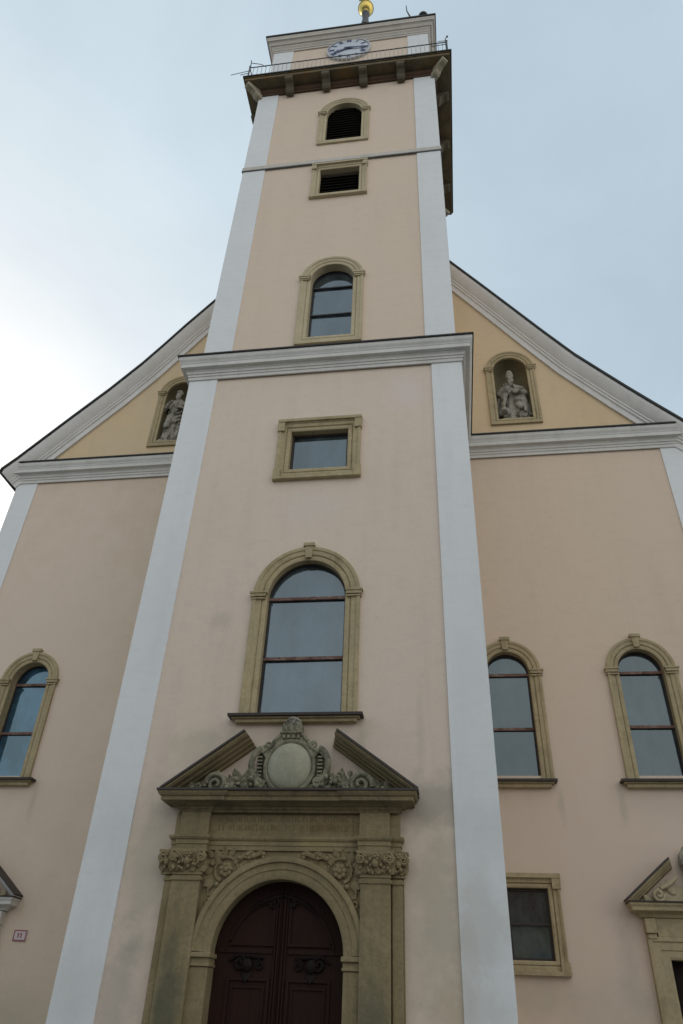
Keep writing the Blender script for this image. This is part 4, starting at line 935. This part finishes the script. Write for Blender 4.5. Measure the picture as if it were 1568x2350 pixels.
# door: two leaves under the arch, panels and carved brackets
for s_ in (-1, 1):
    n = 24; xo = PC+0.01
    ou = [(xo + s_*0.004, -0.2), (xo + s_*1.05, -0.2), (xo + s_*1.05, 2.45)] + [(xo + s_*1.05*math.cos(PI/2*i/n), 2.45 + 1.05*math.sin(PI/2*i/n)) for i in range(1, n)] + [(xo + s_*0.004, 3.50)]
    if s_ < 0: ou = ou[::-1]
    d_ = MB().plate(ou, 0.20, 0.26).build('door_leaf', M['door'], church)
    b = MB()
    ins = lambda f, w2: [(xo + s_*(0.15), z) for z in ()]
    # upper curved panel moulding, middle rail, lower panel
    arcp = [(xo + s_*0.13, 2.62), (xo + s_*0.13, 3.18)] + [(xo + s_*(0.84*math.sin(a)), 2.44 + 0.80*math.cos(a)) for a in [0.26 + (PI/2-0.44)*i/14 for i in range(15)]] + [(xo + s_*0.80, 2.62)]
    b.sweep(arcp, [(-0.02, 0), (-0.02, 0.03), (0.02, 0.03), (0.02, 0)], XZ(0.20), closed=True)
    b.sweep(rect(xo + min(s_*0.15, s_*0.78), xo + max(s_*0.15, s_*0.78), 0.3, 2.16), [(-0.02, 0), (-0.02, 0.03), (0.02, 0.03), (0.02, 0)], XZ(0.20), closed=True)
    b.sweep(rect(xo + min(s_*0.22, s_*0.71), xo + max(s_*0.22, s_*0.71), 0.4, 2.06), [(-0.015, 0), (-0.015, 0.02), (0.015, 0.02), (0.015, 0)], XZ(0.20), closed=True)
    for u in (0.03, 0.075): b.box(xo + min(s_*u, s_*(u+0.022)), xo + max(s_*u, s_*(u+0.022)), 0.165, 0.199, -0.1, 3.36)
    b.box(xo + min(s_*0.12, s_*0.98), xo + max(s_*0.12, s_*0.98), 0.178, 0.1985, 2.50, 2.56)
    b.build('door_moulding', M['door'], d_)
    b = MB()
    b.tube(spiral(xo + s_*0.62, 2.37, 0.10, 0.02, PI/2, s_*1.4, 0.17, 20), 0.03, 6); b.tube(spiral(xo + s_*0.30, 2.35, 0.07, 0.015, PI/2, -s_*1.4, 0.17, 20), 0.022, 6)
    b.tube([(xo + s_*0.24, 0.17, 2.44), (xo + s_*0.45, 0.16, 2.46), (xo + s_*0.66, 0.17, 2.47), (xo + s_*0.80, 0.18, 2.38)], [0.015, 0.03, 0.03, 0.015], 6)
    b.ell((xo + s_*0.50, 0.165, 2.34), (0.09, 0.05, 0.10), 8); b.join(leaf(.2, .16, .4, 4), T(xo + s_*0.50, 0.165, 2.30, 0, PI, 0))
    b.build('carved_bracket', M['doorcarve'], d_, True)
    b = MB(); b.tube(spiral(xo + s_*0.16, 3.20, 0.09, 0.02, PI*0.3, s_*1.3, 0.17, 18), 0.024, 6)
    b.tube([(xo + s_*0.02, 0.17, 3.30), (xo + s_*0.2, 0.165, 3.26), (xo + s_*0.42, 0.17, 3.16), (xo + s_*0.6, 0.18, 3.0)], [0.03, 0.035, 0.028, 0.012], 6); b.build('carved_crest', M['doorcarve'], d_, True)
    MB().tube([(xo + s_*0.10, 0.12, 1.12), (xo + s_*0.10, 0.10, 1.2), (xo + s_*0.10, 0.12, 1.3)], 0.014, 8).build('handle', M['iron'], d_)

# ------------------------------------------------------------------ side portals
def side_portal(cx, dz, mstone):
    y = BY+0.03; X = lambda u: cx+u; Z = lambda z: z+dz
    b = MB(); b.sweep(rect(X(-0.65), X(0.65), -0.3, Z(2.86)), [(0.0, -0.25), (0.0, 0.06), (0.04, 0.075), (0.14, 0.075), (0.15, 0.095), (0.27, 0.10), (0.29, 0.125), (0.36, 0.125), (0.36, -0.05)], XZ(y))
    for s_ in (-1, 1): b.box(X(s_*0.92)-0.10, X(s_*0.92)+0.10, y-0.19, y+0.02, Z(3.27), Z(3.52), 0.015); b.box(X(s_*0.92)-0.085, X(s_*0.92)+0.085, y-0.15, y+0.02, Z(3.18), Z(3.268), 0.02)
    b.box(X(-0.80), X(0.80), y-0.10, y+0.02, Z(3.225), Z(3.53))
    sp = b.build('side_portal', mstone, church)
    MB().sweep([(X(-1.03), y+0.02), (X(-1.03), y-0.12), (X(1.03), y-0.12), (X(1.03), y+0.02)], [(-0.05, Z(3.535)), (0.02, Z(3.535)), (0.05, Z(3.58)), (0.07, Z(3.60)), (0.12, Z(3.61)), (0.20, Z(3.635)), (0.205, Z(3.69)), (0.235, Z(3.73)), (0.24, Z(3.76)), (-0.05, Z(3.76))], XY).build('portal_cornice', mstone, sp)
    MB().sweep([(X(-1.03), y+0.02), (X(-1.03), y-0.12), (X(1.03), y-0.12), (X(1.03), y+0.02)], [(-0.1, Z(3.80)), (0.255, Z(3.79)), (0.255, Z(3.762)), (-0.1, Z(3.762))], XY).build('cornice_cap', M['capstone'], sp)
    for s_ in (-1, 1):
        pth = [(X(-1.29), Z(3.80)), (X(-0.38), Z(4.53))] if s_ < 0 else [(X(0.38), Z(4.53)), (X(1.29), Z(3.80))]
        MB().sweep(pth, [(0.0, -0.02), (0.0, 0.31), (0.03, 0.31), (0.045, 0.28), (0.05, 0.20), (0.08, 0.19), (0.095, 0.12), (0.125, 0.10), (0.14, 0.05), (0.165, -0.02)], XZ(y)).build('raking_pediment', M['moulding'] if cx < 0 else mstone, sp)
        MB().sweep(pth, [(-0.035, -0.02), (-0.035, 0.36), (-0.002, 0.36), (-0.002, -0.02)], XZ(y)).build('pediment_cap', M['capstone'], sp)
        q = MB(); q.tube(spiral(X(s_*0.66), Z(3.93), 0.12, 0.02, PI if s_ > 0 else 0, s_*1.5, y-0.12, 24, .03), 0.035, 7)
        q.tube([(X(s_*0.60), y-0.12, Z(4.04)), (X(s_*0.42), y-0.13, Z(4.12)), (X(s_*0.26), y-0.13, Z(4.24))], [0.045, 0.05, 0.03], 7)
        q.plate([(X(s_*0.95), Z(3.802)), (X(s_*0.2), Z(3.802)), (X(s_*0.2), Z(4.1)), (X(s_*0.45), Z(4.05))][::(1 if s_ < 0 else -1)], y-0.06, y+0.01)
        q.join(leaf(.3, .16, .5, 4), T(X(s_*0.36), y-0.1, Z(3.95), 0, s_*0.5, 0)); q.join(leaf(.2, .12, .5, 4), T(X(s_*0.80), y-0.08, Z(3.82), 0, s_*1.0, 0))
        q.build('scroll_relief', M['paletrim'], sp, True)
    q = MB(); q.lathe([(0.0, 0), (0.16, 0), (0.16, 0.08), (0.10, 0.12), (0.09, 0.3), (0.13, 0.36), (0.08, 0.42), (0.07, 0.50), (0.14, 0.56), (0.185, 0.68), (0.16, 0.82), (0.09, 0.90), (0.06, 0.97), (0.0, 1.0)], (X(0), y-0.15, Z(3.81)), 20); q.build('urn', M['statue'], sp, True)
    d = MB().box(X(-0.68), X(0.68), y+0.22, y+0.28, -0.2, Z(2.9)).build('door_leaf', M['doorcarve'], sp)
    return sp
side_portal(6.36, 0.0, M['trim']); side_portal(-8.73, -0.16, M['moulding'])

# ------------------------------------------------------------------ house number plate
pl = tag(empty('house_number_plate', (-7.26, BY+0.028, 2.935)), 'small white enamel number plate with red border on the wall beside the left side door', 'sign')
MB().box(-0.15, 0.15, -0.02, 0.0, -0.105, 0.105, 0.006).build('plate', M['pinkenamel'], pl)
MB().sweep(rect(-0.12, 0.12, -0.078, 0.078), [(0, 0), (0, 0.006), (0.022, 0.006), (0.022, 0)], XZ(-0.02), closed=True).build('border', M['red'], pl)
b = MB()
for u in (-0.035, 0.03): b.box(u-0.012, u+0.012, -0.026, -0.0205, -0.045, 0.045); b.box(u-0.03, u-0.0125, -0.026, -0.0205, 0.02, 0.036)
b.build('worn_digits', M['red'], pl)

# ------------------------------------------------------------------ town houses across the square (they shade the foot of the facade and mirror in the low panes)
M['house'] = surface('house_plaster', (0.42, 0.37, 0.27), (0.38, 0.33, 0.25), (0.34, 0.29, 0.22), 0.4)
M['housegrey'] = surface('grey_house_plaster', (0.36, 0.35, 0.32), (0.33, 0.31, 0.28), (0.28, 0.27, 0.24), 0.4)
M['tile'] = surface('brown_roof_tile', (0.16, 0.075, 0.05), (0.13, 0.065, 0.045), (0.09, 0.05, 0.04), 0.6)
def house(x0, x1, he, hr, mw, label):
    y = -34.0; w_ = x1-x0
    h = tag(empty('town_house', ((x0+x1)/2, y, 0)), label, 'house', 'town houses across the square')
    wl = MB().plate([(-w_/2, -0.3), (w_/2, -0.3), (w_/2, he), (-w_/2, he)], -0.35, 0.0)
    for xa in (-w_/2, w_/2-0.3): wl.box(xa, xa+0.3, -11, -0.351, -0.3, he)
    wl.build('wall', mw, h)
    MB().add([(-w_/2, 0.4, he-0.1), (w_/2, 0.4, he-0.1), (w_/2, -5.5, hr), (-w_/2, -5.5, hr), (-w_/2, -11.4, he-0.1), (w_/2, -11.4, he-0.1)], [(0, 1, 2, 3), (3, 2, 5, 4), (0, 3, 4), (1, 5, 2), (0, 4, 5, 1)]).build('roof', M['tile'], h)
    n = max(3, int(w_/2.6)); f0 = None
    for k in range(int(he//3.2)):
        for i in range(n):
            x = -w_/2 + (i+0.5)*w_/n; z = 1.0 + 3.2*k
            if k == 0 and i == n//2:
                d = MB().box(x-0.6, x+0.6, 0.002, 0.05, 0, 2.4).build('door', M['door'], h); continue
            if f0 is None:
                f0 = MB().sweep(rect(-0.5, 0.5, 0, 1.6), [(0, -0.02), (0, 0.05), (0.12, 0.06), (0.12, -0.02)], lambda a, c, q: (a, q, c), closed=True).build('window', M['white'], h, loc=(x, 0.0, z))
                p0_ = MB().box(-0.5, 0.5, 0.002, 0.02, 0, 1.6).build('pane', M['darkglass'], f0)
            else:
                o = f0.copy(); C.objects.link(o); o.parent = h; o.location = (x, 0, z); q = p0_.copy(); C.objects.link(q); q.parent = o
for a in ((-52, -38, 7.6, 11.6, M['house'], 'broad ochre town house facing the church, at the far left end of its row'), (-37.9, -24, 9.0, 13, M['housegrey'], 'grey town house second from the left across from the church'),
          (-23.9, -11, 7.4, 11.4, M['house'], 'low ochre town house left of the middle across from the church'), (-10.9, 2, 9.2, 13.2, M['housegrey'], 'tall grey town house straight across from the church portal'),
          (2.1, 15, 7.8, 11.8, M['house'], 'ochre town house right of the middle across from the church'), (15.1, 30, 9.0, 13, M['housegrey'], 'wide grey town house second from the right across from the church'),
          (30.1, 46, 7.6, 11.6, M['house'], 'ochre town house facing the church, at the far right end of its row')): house(*a)
